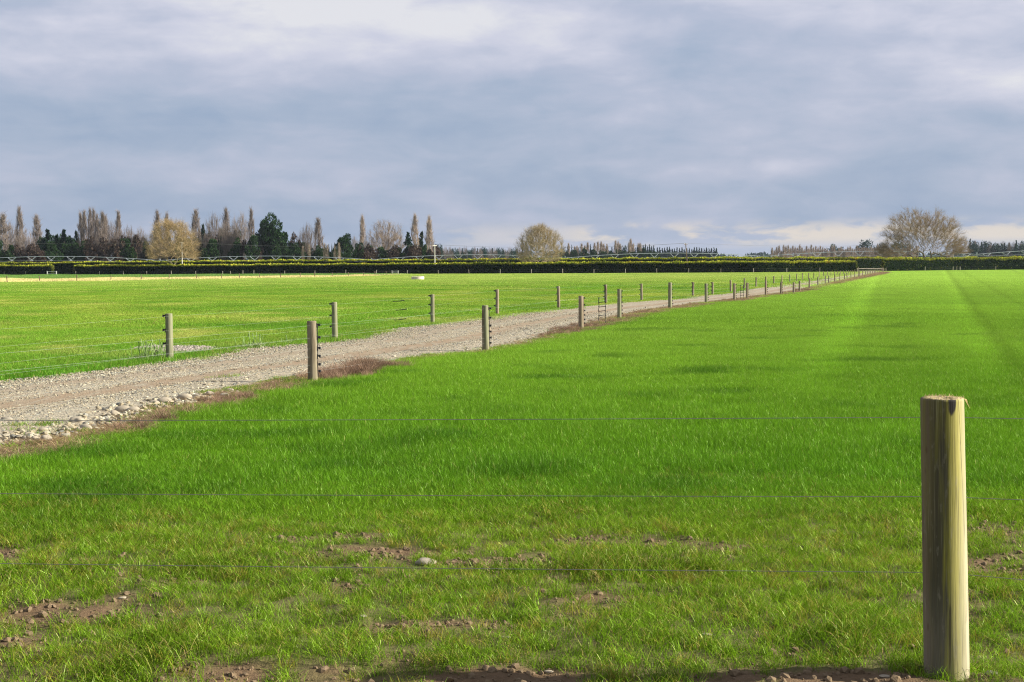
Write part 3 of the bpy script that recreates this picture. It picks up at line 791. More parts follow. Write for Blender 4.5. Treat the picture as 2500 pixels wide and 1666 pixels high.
weed_plant(388, 880, .32, 10, 'grey green weed touching the first left hand post')
weed_plant(592, 852, .30, 7, 'small weed with few stalks past the gravel patch')
weed_plant(628, 850, .42, 9, 'bushy weed with a white seed head at the track edge')
weed_plant(700, 842, .26, 5, 'low weed of three pale stalks left of the second right hand post')

# ------------------------------------------------------------------ wooden posts and wire fences
mwood, t = material('weathered_post_wood'); P = t.n('ShaderNodeTexCoord').outputs['Object']; oi = t.n('ShaderNodeObjectInfo')
x_, y_, z_ = t.sep(P)
ofs = t.n('ShaderNodeVectorMath', operation='ADD'); t.l(t.vscale(P, (14, 14, 1.1)), ofs.inputs[0]); t.l(t.comb(t.math('MULTIPLY', oi.outputs['Random'], 40.0), 0.0, 0.0), ofs.inputs[1])
g1 = t.noise(ofs.outputs[0], 1.3, 4, .6, .3); g2 = t.noise(t.vscale(P, (60, 60, 2.5)), 1.0, 3, .6)
gb = t.noise(ofs.outputs[0], .45, 2, .5)
c = t.mix(t.ss(g1, .35, .68), (.095, .077, .050), (.25, .22, .15))
c = t.mix(t.ss(gb, .45, .65, 0, .55), c, (.22, .25, .14))
c = t.mix(t.ss(oi.outputs['Random'], .45, .75, 0, .5), c, (.27, .20, .14))
c = t.mix(t.ss(g2, .62, .75, 0, .45), c, (.10, .075, .05))
c = t.mix(t.ss(z_, .16, .0, 0, .5), c, (.17, .17, .07))
pbsdf(t, c, .9, t.math('ADD', g1, g2), .5, .01, spec=.1)
mins, t = material('black_plastic'); pbsdf(t, (.012, .012, .014), .45, spec=.4)
mwire, t = material('galvanised_wire'); pbsdf(t, (.40, .44, .38), .5, spec=.4, metal=.3)
mwd, t = material('dark_wire'); pbsdf(t, (.12, .12, .11), .7, spec=.2)


def post_mesh(rad, h, seed=0, k=14, lean=(0, 0), under=.25, rag=.004):
    r_ = np.random.RandomState(seed); b = MB()
    zs = np.array([-under, 0, .25 * h, .5 * h, .75 * h, h - .012, h])
    b.tube([[lean[0] * z / h, lean[1] * z / h, z] for z in zs], rad * np.array([1.06, 1.05, 1.02, 1.0, .98, .97, .93]) * (1 + .015 * r_.randn(7)), k)
    m_ = b.mesh('post', mwood, True)
    return m_


def insulator(parent, x, y, z, s, rz):
    b = MB()
    b.box((0, 0, 0), (.028, .03, .075)); b.tube([(0.01, 0, .012), (.055, 0, .012)], .014, 7); b.tube([(.045, 0, -.014), (.045, 0, .03)], .018, 7)
    o = b.build('insulator', mins, parent, (x, y, z), rz); o.scale = (s, s, s)
    return o


def stepped(a_, b_, n_, sag=0.0):
    a_, b_ = np.array(a_, float), np.array(b_, float); k_ = np.linspace(0, 1, n_)[:, None]
    p_ = a_ * (1 - k_) + b_ * k_; p_[:, 2] -= sag * 4 * (k_ * (1 - k_))[:, 0]
    return p_


RP = [(764, 784, 937), (1186, 746, 860), (1418.7, 722.6, 806), (1512, 706, 780), (1635.6, 690, 755), (1724, 692.7, 742), (1793, 692, 736), (1824, 690.3, 731.8), (1869.5, 686, 723.6), (1906.6, 688, 721), (1937.5, 689.6, 718), (1951.8, 686, 713.8), (1976, 679.8, 706.6), (1997, 676, 699), (2015, 673, 694.6), (2023.5, 673, 692.8), (2038, 670.6, 690.3), (2050.7, 668, 686.5), (2062, 668, 684.6), (2068, 667, 683.2), (2077.6, 666, 681), (2086.8, 665, 679.3), (2095.7, 660, 677.6), (2099, 662, 676.8), (2105.9, 661, 675.2), (2113.3, 660.6, 673.4), (2118.6, 660.6, 672.4), (2121.8, 660, 671.6), (2125.6, 660, 671), (2130.3, 660, 670), (2134.6, 660, 669.2), (2138.2, 659.6, 668.4), (2143, 659.6, 667.6), (2147.3, 658.6, 666.8), (2151, 658, 666), (2154.8, 653.5, 665.4), (2158, 656.5, 664.8), (2161, 655, 664.2), (2164.3, 653.5, 663.8)]
LP = [(415, 766, 883.5), (818, 738, 833), (1056, 719, 793), (1214, 707, 770), (1364, 699, 755), (1479, 695, 742), (1566.6, 692.7, 736), (1692, 689.3, 724.5), (1739.6, 689.3, 721), (1784, 684, 713.5), (1817, 679.5, 706), (1846, 677.4, 702.5), (1869.5, 675.7, 698), (1889, 674, 694.5), (1909, 672.6, 692), (1928, 670.6, 690), (1945, 668.6, 688), (1959, 667.2, 685), (1974, 667, 683), (1987, 666, 681.2), (2000, 663, 679), (2010.5, 662.7, 677), (2019.8, 662, 675.4), (2028.7, 662.5, 674.3), (2036.8, 662, 673), (2044.7, 661.6, 672), (2051.7, 661.2, 671.2), (2059.5, 660.8, 670.4), (2066, 660.2, 669.8), (2071.5, 659.8, 669.2), (2077, 659.7, 668.6), (2082, 659.7, 668), (2086.8, 658.3, 667.5), (2092, 655, 667), (2095.9, 652, 666.5)]


def track_fence(pts, side, lab, ext, sd_):
    root = tag(link('track_fence', None, loc=tuple(ground(*pts[0][::2]))), lab, 'fence', 'post and wire fences along the gravel track')
    base = Vector(root.location); r_ = np.random.RandomState(sd_)
    G = [ground(px, pb) for px, pt, pb in pts]; H = []
    for (px, pt, pb), g in zip(pts, G):
        top = at_depth(px, pt, g[1]); H.append(top[2])
    fr = [.072, .27, .44, .57, .70, .81] if side == 'r' else [.055, .35, .63, .82]
    for i_, (g, h) in enumerate(zip(G, H)):
        far = i_ > 11
        rad = (.083 if side == 'r' else .078) * (.92 + .12 * r_.rand()) * (1.12 if i_ in (4,) and side == 'r' else 1)
        rad = rad * (1 if i_ < 2 else .93) if i_ < 6 else (.068 if g[1] < 150 else .060)
        o = link('post', post_mesh(rad, h, i_ + sd_, 14 if i_ < 8 else 8, lean=(r_.randn() * .008 * (1 if far else 1) - (.02 if i_ == 1 and side == 'r' else 0), 0)), root, Vector(g) - base)
        o['label'] = None if False else ('weathered round timber post' if i_ else 'nearest post of this fence'); del o['label']
        if i_ < (11 if side == 'r' else 9):
            s = 1.0 if side == 'r' else 1.15
            for f_ in fr[:6 if side == 'r' else 3]:
                a_ = 0.15 if side == 'r' else PI + .15
                io = insulator(o, math.cos(a_) * (rad - .004), math.sin(a_) * (rad - .004), h * (1 - f_), s, a_)
            if side == 'r':
                b = MB()   # the black cable stapled down the post between the insulators
                zz = np.linspace(h * (1 - fr[0]) + .02, h * (1 - fr[-1]) - .08, 20)
                b.tube([[rad + .004 + .006 * (q % 2), .004, z] for q, z in enumerate(zz)], .007, 5)
                b.build('insulated_cable', mins, o)
    # wires, the first span runs on past the edge of the photo
    off = (.115 if side == 'l' else -.07)
    ends = [Vector(ext)] + [Vector(g) for g in G]; hs = [H[0]] + H
    for f_ in fr:
        P_ = []
        for q in range(len(ends) - 1):
            if ends[q + 1].y > 170: break
            a_ = ends[q]; b__ = ends[q + 1]
            sx = .0 if side == 'l' else -.03
            P_.append(stepped((a_.x + sx, a_.y - .085, hs[q] * (1 - f_)), (b__.x + sx, b__.y - .085, hs[q + 1] * (1 - f_)), 7, .012)[:-1])
        P_ = np.concatenate(P_) - np.array(base)
        rad = .0008 + 0 * P_[:, 1]
        b = MB(); b.tube(P_, rad, 4); b.build('wire', mwire, root)
    return root, G, H


fR, GR, HR = track_fence(RP, 'r', 'post and wire fence with black insulators on the right of the gravel track', (-6.4, 16.0, 0), 3)
fL, GLs, HL = track_fence(LP, 'l', 'post and wire fence on the left of the gravel track beside the pasture', (-9.4, 22.4, 0), 50)

# droppers hung in the right hand fence, and black sleeves on the left wires
def dropper(px0, px1, pb, pt, n_, lab):
    g0 = ground(px0, pb); g1 = ground(px1, pb); g1 = at_depth(px1, pb, g0[1]); h = at_depth(px0, pt, g0[1])[2]
    root = tag(link('fence_dropper', None, loc=tuple(g0)), lab, 'fence dropper', 'insulated droppers in the right hand track fence')
    dx_ = g1[0] - g0[0]; r_ = np.random.RandomState(4)
    for q in range(2):
        b = MB(); zz = np.linspace(0, h, 12)
        b.tube([[q * dx_ + .012 * math.sin(z * 22 + q), 0, z] for z in zz], .011, 6); b.build('upright', mins, root)
    for q in range(n_):
        z = h * (.97 - .155 * q); b = MB(); b.tube([[0, -.01, z - .012], [dx_, .01, z + .015]], .011 if q else .006, 6); b.build('rung', mins if q else mwire, root)
        for s in (0, 1):
            b = MB(); b.box((s * dx_, -.012, z), (.035, .03, .035)); b.build('clip', mins, root)
dropper(1462, 1478, 794, 726, 5, 'ladder like black wire dropper between the third and fourth right hand posts')
dropper(1808, 1815, 735, 696, 5, 'small distant black wire dropper further along the right hand fence')
def sleeve(px0, py0, px1, py1, Y, lab):
    a_ = at_depth(px0, py0, Y); b__ = at_depth(px1, py1, Y)
    b = MB(); b.tube([a_ + [0, 0, .02], a_, (a_ + b__) / 2 - [0, 0, .004], b__, b__ + [0, 0, .02]], .014, 6); b.V = [v - a_ for v in b.V]
    tag(b.build('wire_sleeve', mins, None, tuple(a_)), lab, 'wire sleeve', 'black sleeves on the left hand fence wires')
sleeve(960, 737, 987, 734, 44.5, 'topmost black sleeve on the left hand fence wires'); sleeve(967, 758, 993, 755, 44.5, 'middle black sleeve on the left hand fence wires'); sleeve(963, 782, 991, 778.5, 44.5, 'lowest black sleeve on the left hand fence wires')

# the near fence: one big strainer post and three wires
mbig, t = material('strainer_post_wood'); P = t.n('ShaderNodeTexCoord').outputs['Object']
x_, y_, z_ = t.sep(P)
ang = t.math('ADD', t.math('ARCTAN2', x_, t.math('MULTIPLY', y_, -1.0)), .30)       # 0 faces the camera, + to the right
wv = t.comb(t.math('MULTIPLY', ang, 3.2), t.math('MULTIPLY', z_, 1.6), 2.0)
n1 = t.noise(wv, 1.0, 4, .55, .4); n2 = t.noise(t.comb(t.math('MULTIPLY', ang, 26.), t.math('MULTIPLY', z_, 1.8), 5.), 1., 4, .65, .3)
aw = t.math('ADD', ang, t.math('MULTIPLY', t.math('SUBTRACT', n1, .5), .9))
c = t.ramp(t.math('MULTIPLY_ADD', aw, 1 / 3.4, .5), [(0.0, (.13, .095, .065)), (.16, (.17, .122, .085)), (.27, (.105, .088, .042)), (.34, (.060, .055, .032)), (.45, (.075, .070, .040)), (.50, (.22, .205, .035)), (.60, (.38, .345, .10)), (.74, (.36, .335, .18)), (.86, (.42, .37, .235)), (1.0, (.38, .34, .22))])  # stain colours by angle; shaded left and sunlit right sides also painted in
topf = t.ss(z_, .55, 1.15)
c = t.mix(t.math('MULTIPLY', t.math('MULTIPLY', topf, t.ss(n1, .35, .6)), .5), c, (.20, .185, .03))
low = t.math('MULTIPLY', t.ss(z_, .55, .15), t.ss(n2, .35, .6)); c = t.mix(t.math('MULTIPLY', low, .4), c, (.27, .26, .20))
c = t.mix(t.ss(n2, .50, .66, 0, .6), c, (.075, .06, .038))
fg = t.noise(t.comb(t.math('MULTIPLY', ang, 60.), t.math('MULTIPLY', z_, 3.2), 15.), 1., 3, .7)
c = t.mix(t.ss(fg, .56, .72, 0, .5), c, (.10, .085, .055))
bl = t.noise(t.comb(t.math('MULTIPLY', ang, 4.), t.math('MULTIPLY', z_, 9.0), 7.), 1., 4, .65)
c = t.mix(t.ss(bl, .56, .70, 0, .4), c, (.26, .24, .17))
c = t.mix(t.ss(n2, .45, .28, 0, .25), c, (.55, .50, .34))
# knots down the left side
kv = t.n('ShaderNodeTexVoronoi'); t.l(t.comb(t.math('MULTIPLY', t.math('ADD', ang, 1.05), 2.6), t.math('MULTIPLY', z_, 9.0), 0.0), kv.inputs['Vector']); kv.inputs['Scale'].default_value = 1.0
kn = t.math('MULTIPLY', t.ss(kv.outputs['Distance'], .26, .12), t.math('MULTIPLY', t.ss(ang, -1.35, -1.15), t.ss(ang, -.75, -.9)))
c = t.mix(t.math('MULTIPLY', kn, .55), c, (.085, .045, .028))
# black rot scar below the cut top, long drying crack on the right
sx = t.math('MULTIPLY', t.math('SUBTRACT', ang, .12), 5.0); sy = t.math('MULTIPLY', t.math('SUBTRACT', z_, 1.345), 16.0)
sq = t.math('ADD', t.math('MULTIPLY', sx, sx), t.math('MULTIPLY', sy, sy))
c = t.mix(t.ss(t.math('ADD', sq, t.math('MULTIPLY', t.noise(wv, 9., 3, .6), 1.3)), 1.9, 1.2), c, (.012, .010, .008))
ck = t.math('ABSOLUTE', t.math('SUBTRACT', ang, t.math('ADD', t.math('MULTIPLY', t.math('SUBTRACT', 1.30, z_), .75), .50)))
crk = t.math('MULTIPLY', t.ss(ck, .022, .008), t.ss(z_, .62, .72))
ck2 = t.math('ABSOLUTE', t.math('SUBTRACT', ang, t.math('ADD', .12, t.math('MULTIPLY', t.math('SUBTRACT', n1, .5), .25))))
crk2 = t.math('MULTIPLY', t.ss(ck2, .05, .015), t.math('MULTIPLY', t.ss(z_, .40, .34), t.ss(z_, .02, .1)))
c = t.mix(t.math('MAXIMUM', t.math('MULTIPLY', crk, .75), t.math('MULTIPLY', crk2, .7)), c, (.05, .035, .022))
# sawn top
topm = t.ss(z_, 1.333, 1.337)
c = t.mix(t.ss(t.sep(t.n('ShaderNodeNewGeometry').outputs['Normal'])[2], .7, .8), c, t.mix(t.noise(P, 70., 4, .7), (.14, .10, .05), (.50, .42, .24)))
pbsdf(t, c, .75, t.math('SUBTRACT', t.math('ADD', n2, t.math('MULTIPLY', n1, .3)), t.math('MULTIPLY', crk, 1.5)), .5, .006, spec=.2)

nb = ground(2311, 1652); nt_ = at_depth(2300, 972, nb[1]); HB = nt_[2]
fN = tag(link('near_fence', None, loc=tuple(nb)), 'near wire fence with one large yellowish timber post at the lower right', 'fence')
k_ = 64; zs = np.concatenate([[-.3, 0], np.linspace(.1, HB - .01, 26), [HB]])
th = np.linspace(0, 2 * PI, k_, endpoint=False); r_ = np.random.RandomState(8)
RB = .1035
V = []
for q, z in enumerate(zs):
    rr = RB * (1.04 - .05 * max(z, 0) / HB) * (1 + .012 * np.sin(2 * th + 1 + z) + .010 * (vn(th * 2.2, th * 0 + z * 1.5, 1, 3.) - .5) * 2)
    if q == len(zs) - 1: rr = rr * .985
    zz = z + (0 if q < len(zs) - 2 else .006 * (vn(th * 4, th * 0, 1., 9.) - .5))
    V.append(np.stack([rr * np.sin(th) + (nt_[0] - nb[0]) * z / HB, -rr * np.cos(th), zz + 0 * th], -1))
V = np.concatenate(V); nr = len(zs)
i = np.arange(nr - 1)[:, None] * k_; j = np.arange(k_)[None]; j2 = (j + 1) % k_
q4 = np.stack([i + j, i + j2, i + k_ + j2, i + k_ + j], -1).reshape(-1, 4)
ringz = []
base_i = (nr - 1) * k_; tri = []
V2 = list(V)
for rr_, in ((.66,), (.33,)):
    for q in range(k_):
        v = V[base_i + q].copy(); cx = (nt_[0] - nb[0]); v[0] = cx + (v[0] - cx) * rr_; v[1] *= rr_; v[2] = HB + .004 * r_.randn(); V2.append(v)
V2.append(np.array([nt_[0] - nb[0], 0, HB])); V2 = np.array(V2)
o1, o2, oc = nr * k_, nr * k_ + k_, nr * k_ + 2 * k_
j = np.arange(k_); j2 = (j + 1) % k_
q4 = np.concatenate([q4, np.stack([base_i + j, base_i + j2, o1 + j2, o1 + j], -1), np.stack([o1 + j, o1 + j2, o2 + j2, o2 + j], -1)])
tri = np.stack([o2 + j, o2 + j2, np.full(k_, oc)], -1)
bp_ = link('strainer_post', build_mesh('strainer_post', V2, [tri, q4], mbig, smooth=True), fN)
b = MB(); r_ = np.random.RandomState(2)                    # torn fibres round the sawn top
for q in range(150):
    a_ = r_.rand() * 2 * PI; rr_ = RB * (.35 + .62 * math.sqrt(r_.rand())); x, y = rr_ * math.sin(a_) + nt_[0] - nb[0], -rr_ * math.cos(a_)
    L_ = .006 + .014 * r_.rand(); dxx, dyy = r_.randn(2) * .35
    b.tube([[x, y, HB - .006], [x + dxx * L_, y + dyy * L_, HB + L_ * .8]], [.0016, .0005], 3)
for q in range(7):
    x = RB * .97 + nt_[0] - nb[0]; b.tube([[x - .01, -.02 + .006 * q, HB - .004], [x + .012, -.02 + .006 * q, HB - .006], [x + .018 + .003 * q, -.02 + .004 * q, HB - .03 - .004 * q]], [.0012, .001, .0004], 3)
mfib, t = material('torn_wood_fibre'); pbsdf(t, (.50, .42, .20), .9, spec=.1)
b.build('torn_fibres', mfib, bp_)
WIRES = [[(0, 1025), (2249, 1019), (2500, 1023)], [(0, 1203), (2249, 1213), (2500, 1221)], [(0, 1374), (2249, 1398), (2500, 1416)]]
for w_ in WIRES:
    yb_ = nb[1] + .11; P_ = []
    a_ = at_depth(w_[0][0], w_[0][1], yb_ + .22); b__ = at_depth(w_[1][0] + 50, w_[1][1], yb_); c__ = at_depth(w_[2][0], w_[2][1], yb_ - .05)
    a2 = b__ + (a_ - b__) * 1.45; c2 = b__ + (c__ - b__) * 5
    pts_ = np.concatenate([stepped(a2, b__, 24, .006)[:-1], stepped(b__, c2, 8, 0)]) - nb
    b = MB(); b.tube(pts_, .0017, 5); b.build('wire', mwd, fN)
    b = MB(); b.tube([b__ - nb + [-.012, .012, 0], b__ - nb + [-.012, -.006, 0], b__ - nb + [.012, -.006, .004], b__ - nb + [.012, .012, .004]], .002, 4); b.build('staple', mwd, bp_)

# ------------------------------------------------------------------ cross fence of the left field, posts along the hedge, gates, trough
mgrey, t = material('pale_post'); oi = t.n('ShaderNodeObjectInfo'); pbsdf(t, t.mix(oi.outputs['Random'], (.30, .27, .21), (.52, .47, .38)), .9, spec=.1)
mdk, t = material('dark_post'); pbsdf(t, (.16, .12, .08), .9, spec=.1)
def simple_fence(name, pts, lab, grp, h, rad, mat, hz=None, wires=(.5, .9), k=7):
    root = tag(link(name, None, loc=tuple(pts[0])), lab, 'fence', grp); base = np.array(pts[0]); r_ = np.random.RandomState(len(pts))
    me_ = MB(); me_.tube([[0, 0, -.1], [0, 0, 1]], 1.0, k); me_ = me_.mesh('post', mat, True)
    for q, g in enumerate(pts):
        o = link('post', me_, root, g - base); o.scale = (rad * (.85 + .3 * r_.rand()), rad, (hz[q] if hz is not None else h) * (.92 + .16 * r_.rand()))
        o.rotation_euler = (r_.randn() * .02, r_.randn() * .03, 0)
    for w_ in wires:
        b = MB(); b.tube([g - base + [0, 0, h * w_] for g in pts], .006, 3, caps=False); b.build('wire', mwd, root)
    return root
cr = [ground(px, py) for px, py in CROSS]
simple_fence('cross_fence', [ground(18, 690.5)] + cr, 'low wire fence of brown posts in front of the dry grass strip', None, .92, .07, mdk)
def hedge_pts(xs, d=2.5, dy=0): 
    out = []
    for px in xs:
        q = ground(px, 672 - (px / 2500) * 13); X = q[0]
        for _ in range(6): Yh = HY(X) - d; X = at_depth(px, 660, Yh)[0]
        out.append(np.array([X, Yh, 0.]))
    return out
simple_fence('hedge_fence', hedge_pts([9.5, 62.5]), 'short run of thin pale posts in front of the far left end of the hedge', 'wire fences in front of the hedge', 1.15, .06, mgrey)
simple_fence('hedge_fence', hedge_pts([185, 243, 301, 358.5, 418, 478, 543.5, 563, 593, 619.5, 695, 769, 844, 919, 994, 1070, 1145, 1221, 1297, 1374, 1450, 1527, 1603.6, 1681.4, 1760, 1840, 1921, 2001.5]), 'long line of thin pale posts in front of the middle hedge', 'wire fences in front of the hedge', 1.15, .055, mgrey)
simple_fence('hedge_fence', hedge_pts([2258.5, 2327, 2336, 2344, 2431]), 'scattered pale posts in front of the hedge under the wide bare tree', 'wire fences in front of the hedge', 1.2, .06, mgrey)
mwh, t = material('white_painted_timber'); pbsdf(t, (.62, .62, .56), .7, spec=.2)
def gate(px0, px1, lab, h, d=4.0, mat=None, th=1.0):
    mat = mat or mwh
    a_, b__ = hedge_pts([px0, px1], d); root = tag(link('farm_gate', None, loc=tuple(a_)), lab, 'gate', 'pale gates beside the hedge'); v = b__ - a_
    for q in (0, 1):
        m_ = MB(); m_.box((0, 0, h / 2), (.22, .22, h)); m_.build('gate_post', mat, root, tuple(v * q))
    for z in (.85, .45):
        m_ = MB(); m_.tube([[.12, 0, h * z], [v[0] - .12, v[1], h * z]], (.07 if z > .5 else .04) * th, 6); m_.build('rail', mat, root)
gate(115, 137.4, 'white two rail gate in the gap at the far left of the hedge', 1.25)
gate(957, 972, 'small pale wooden hurdle at the right end of the dry grass strip', 1.0, 12)
gate(2093, 2157, 'pale gate closing the gap in the hedge at the end of the track', 1.0, .8, mgrey, .4)

mcon, t = material('trough_concrete'); P = t.pos(); nz = t.noise(P, 3., 4, .6)
pbsdf(t, t.mix(nz, (.48, .38, .30), (.70, .64, .54)), .9, nz, .3, .01, spec=.1)
g = ground(1020, 684); rT = 15.5 * g[1] / F
root = tag(link('water_trough', None, loc=tuple(g)), 'round pale concrete water trough standing alone in the left field', 'trough')
b = MB(); h = .52; n_ = 40; th = np.linspace(0, 2 * PI, n_, endpoint=False)
prof = [(rT, -.05), (rT, h - .02), (rT - .02, h), (rT - .09, h), (rT - .10, h - .02), (rT - .11, .1), (.02, .1)]
V = np.concatenate([np.stack([r_ * np.cos(th), r_ * np.sin(th), np.full(n_, z)], -1) for r_, z in prof]); i = np.arange(len(prof) - 1)[:, None] * n_; j = np.arange(n_)[None]; j2 = (j + 1) % n_
b.add(V, [np.stack([i + j, i + j2, i + n_ + j2, i + n_ + j], -1).reshape(-1, 4)]); b.build('basin', mcon, root, smooth=False)
mwat, t = material('trough_water'); pbsdf(t, (.03, .04, .035), .08, spec=.5)
b = MB(); b.tube([[0, 0, .30], [0, 0, .34]], rT - .11, n_); b.build('water', mwat, root)
b = MB(); b.box((rT * .55, -.1, h + .04), (.36, .2, .09)); b.build('float_cover', mcon, root)


# ------------------------------------------------------------------ trees
class Segs:
    """branch segments -> one mesh of thin tapered prisms"""
    def __init__(s): s.a = []; s.b = []; s.ra = []; s.rb = []

    def add(s, a, b, ra, rb): s.a.append(a); s.b.append(b); s.ra.append(ra); s.rb.append(rb)

    def mesh(s, name, mat, k=3):
        a = np.concatenate(s.a); b = np.concatenate(s.b); ra = np.concatenate(s.ra); rb = np.concatenate(s.rb)
        T = b - a; T /= np.linalg.norm(T, axis=1)[:, None] + 1e-9
        ref = np.where(np.abs(T[:, 2:3]) < .9, np.array([[0, 0, 1.]]), np.array([[1., 0, 0]]))
        A = np.cross(T, ref); A /= np.linalg.norm(A, axis=1)[:, None] + 1e-9; B = np.cross(T, A)
        th = np.linspace(0, 2 * PI, k, endpoint=False); n = len(a)
        C = np.cos(th)[None, :, None] * A[:, None] + np.sin(th)[None, :, None] * B[:, None]
        V = np.concatenate([a[:, None] + ra[:, None, None] * C, b[:, None] + rb[:, None, None] * C], 1).reshape(-1, 3)
        i = np.arange(n)[:, None] * 2 * k; j = np.arange(k)[None]; j2 = (j + 1) % k
        q = np.stack([i + j, i + j2, i + k + j2, i + k + j], -1).reshape(-1, 4)
        rn = np.repeat(np.random.RandomState(n).rand(n), 2 * k)
        return build_mesh(name, V, [q], mat, attrs={'rnd': rn})


def grow(rng, att, trunk, step=.7, kxy=1.0, down=3.0, curve=.35, r_tip=.012, ex=2.3, rmin_trunk=.12):
    """branch paths towards the attractor points; returns node arrays"""
    P = list(map(np.array, trunk)); par = [-1 if i_ == 0 else i_ - 1 for i_ in range(len(trunk))]
    cap = len(att) * 8 + len(trunk) + 10
    A = np.zeros((cap, 3)); A[:len(P)] = P; n = len(P); parent = np.full(cap, -1); parent[:n] = par
    depth = np.zeros(cap)
    base = A[0].copy(); o = np.argsort(np.linalg.norm(att - base, axis=1))
    for a_ in att[o]:
        d = a_ - A[:n]; hz = np.hypot(d[:, 0], d[:, 1]); dzz = d[:, 2]
        rb_ = A[:n] - base; cs = (rb_ * d).sum(1) / (np.linalg.norm(rb_, axis=1) * np.linalg.norm(d, axis=1) + 1e-9)
        cost = np.sqrt((hz * kxy) ** 2 + dzz ** 2) * (1 + .9 * (1 - cs)) + np.where(dzz < 0, -dzz * down, 0) + .04 * depth[:n]
        j = int(np.argmin(cost)); v = a_ - A[j]; L_ = np.linalg.norm(v); m_ = max(1, int(round(L_ / step))); m_ = min(m_, 7)
        pd = A[j] - A[parent[j]] if parent[j] >= 0 else np.array([0, 0, 1.]); pd = pd / (np.linalg.norm(pd) + 1e-9)
        c_ = A[j] + pd * L_ * curve * .7 + v * .15 + rng.randn(3) * .03 * L_
        prev = j
        for q in range(1, m_ + 1):
            tt = q / m_; A[n] = (1 - tt) ** 2 * A[j] + 2 * tt * (1 - tt) * c_ + tt ** 2 * a_
            parent[n] = prev; depth[n] = depth[prev] + L_ / m_; prev = n; n += 1
        if n > cap - 9: break
    A = A[:n]; parent = parent[:n]
    acc = np.zeros(n); ch = np.bincount(parent[1:][parent[1:] >= 0], minlength=n)
    acc[ch == 0] = r_tip ** ex
    for i_ in range(n - 1, 0, -1):
        if parent[i_] >= 0: acc[parent[i_]] += acc[i_]
    R = acc ** (1 / ex)
    return A, parent, R, ch


def twigs(rng, S_, A, parent, R, rmax, per, L, r, upb=.25, spread=.6, sub=3, cen=None, out=.7, zmin=None, dims=None):
    sel = np.where((R < rmax) & (parent >= 0))[0]
    sel = np.repeat(sel, per)
    if dims is not None:
        rn_ = np.linalg.norm((A[sel] - np.array(cen)) / np.array(dims), axis=1)
        sel = sel[rng.rand(len(sel)) < np.clip((rn_ - .45) / .35, .07, 1)]
    n = len(sel)
    d = A[sel] - A[parent[sel]]; d /= np.linalg.norm(d, axis=1)[:, None] + 1e-9
    p0 = A[parent[sel]] + (A[sel] - A[parent[sel]]) * rng.rand(n, 1)
    v = d + rng.randn(n, 3) * spread; v[:, 2] += upb
    if cen is not None:
        oc_ = p0 - np.array(cen); oc_ /= np.linalg.norm(oc_, axis=1)[:, None] + 1e-9; v += oc_ * out
    v /= np.linalg.norm(v, axis=1)[:, None]
    if zmin is not None:
        low_ = p0[:, 2] + v[:, 2] * L < zmin; v[low_, 2] = np.abs(v[low_, 2])
    l = L * (.5 + rng.rand(n)); p1 = p0 + v * l[:, None] * .55
    v2 = v + rng.randn(n, 3) * .3; v2[:, 2] += upb * .5; v2 /= np.linalg.norm(v2, axis=1)[:, None]; p2 = p1 + v2 * l[:, None] * .45
    S_.add(p0, p1, np.full(n, r), np.full(n, r * .75)); S_.add(p1, p2, np.full(n, r * .75), np.full(n, r * .3))
    for q in range(sub):
        k_ = rng.rand(n, 1); s0 = p0 + (p1 - p0) * k_ if q % 2 == 0 else p1 + (p2 - p1) * k_ * .6
        w = v + rng.randn(n, 3) * .75; w[:, 2] += upb; w /= np.linalg.norm(w, axis=1)[:, None]
        S_.add(s0, s0 + w * (l * (.3 + .3 * rng.rand(n)))[:, None], np.full(n, r * .7), np.full(n, r * .3))


def bark(name, ca, cb, up_tint=None):
    m_, t = material(name)
    P = t.pos(); nz = t.noise(P, .9, 3, .6); r = t.attr('rnd')
    c = t.mix(t.math('ADD', t.math('MULTIPLY', nz, .6), t.math('MULTIPLY', r, .4)), ca, cb)
    pbsdf(t, c, .95, spec=.05)
    return m_


def two_part(name, A, parent, R, S_, thr, mt_, mc_, k=6, fat=1.0):
    """trunk with its big limbs, and the crown of branches and twigs"""
    R = np.where(R > thr, thr + (R - thr) * fat, R)
    ok = parent >= 0; big = ok & (R >= thr); sm = ok & (R < thr)
    T = Segs(); rp = np.minimum(R[parent[big]], R[big] * 1.6); T.add(A[parent[big]], A[big], rp, R[big])
    S_.add(A[parent[sm]], A[sm], np.minimum(R[parent[sm]], R[sm] * 1.5), R[sm])
    return T.mesh('trunk', mt_, k), S_.mesh('crown', mc_, 3)


def leafcloud(rng, C, rad, per, size, flat=.8, shell=.6, droop=0.0):
    """C (n,3) clump centres; small triangular leaf sprays round each"""
    n = len(C) * per; c = np.repeat(C, per, 0); r_ = np.repeat(np.broadcast_to(rad, (len(C),)), per)
    d = rng.randn(n, 3); d /= np.linalg.norm(d, axis=1)[:, None]
    p = c + d * (r_ * (shell + (1 - shell) * rng.rand(n)))[:, None] * np.array([1, 1, flat])
    s = size * (.6 + .8 * rng.rand(n))
    u = d + rng.randn(n, 3) * .5; u[:, 2] -= droop; u /= np.linalg.norm(u, axis=1)[:, None]
    w = np.cross(u, rng.randn(n, 3)); w /= np.linalg.norm(w, axis=1)[:, None] + 1e-9
    V = np.stack([p - w * (s * .38)[:, None], p + w * (s * .38)[:, None], p + u * s[:, None]], 1).reshape(-1, 3)
    return V, np.arange(3 * n).reshape(n, 3), np.repeat(rng.rand(n), 3)


def leafmat(name, a_, b_, trans=.15):
    m_, t = material(name); r = t.attr('rnd'); P = t.pos()
    c = t.mix(t.math('ADD', t.math('MULTIPLY', r, .7), t.math('MULTIPLY', t.noise(P, .5, 2, .5), .3)), a_, b_)
    leafshade(t, c, trans, .01)
    return m_


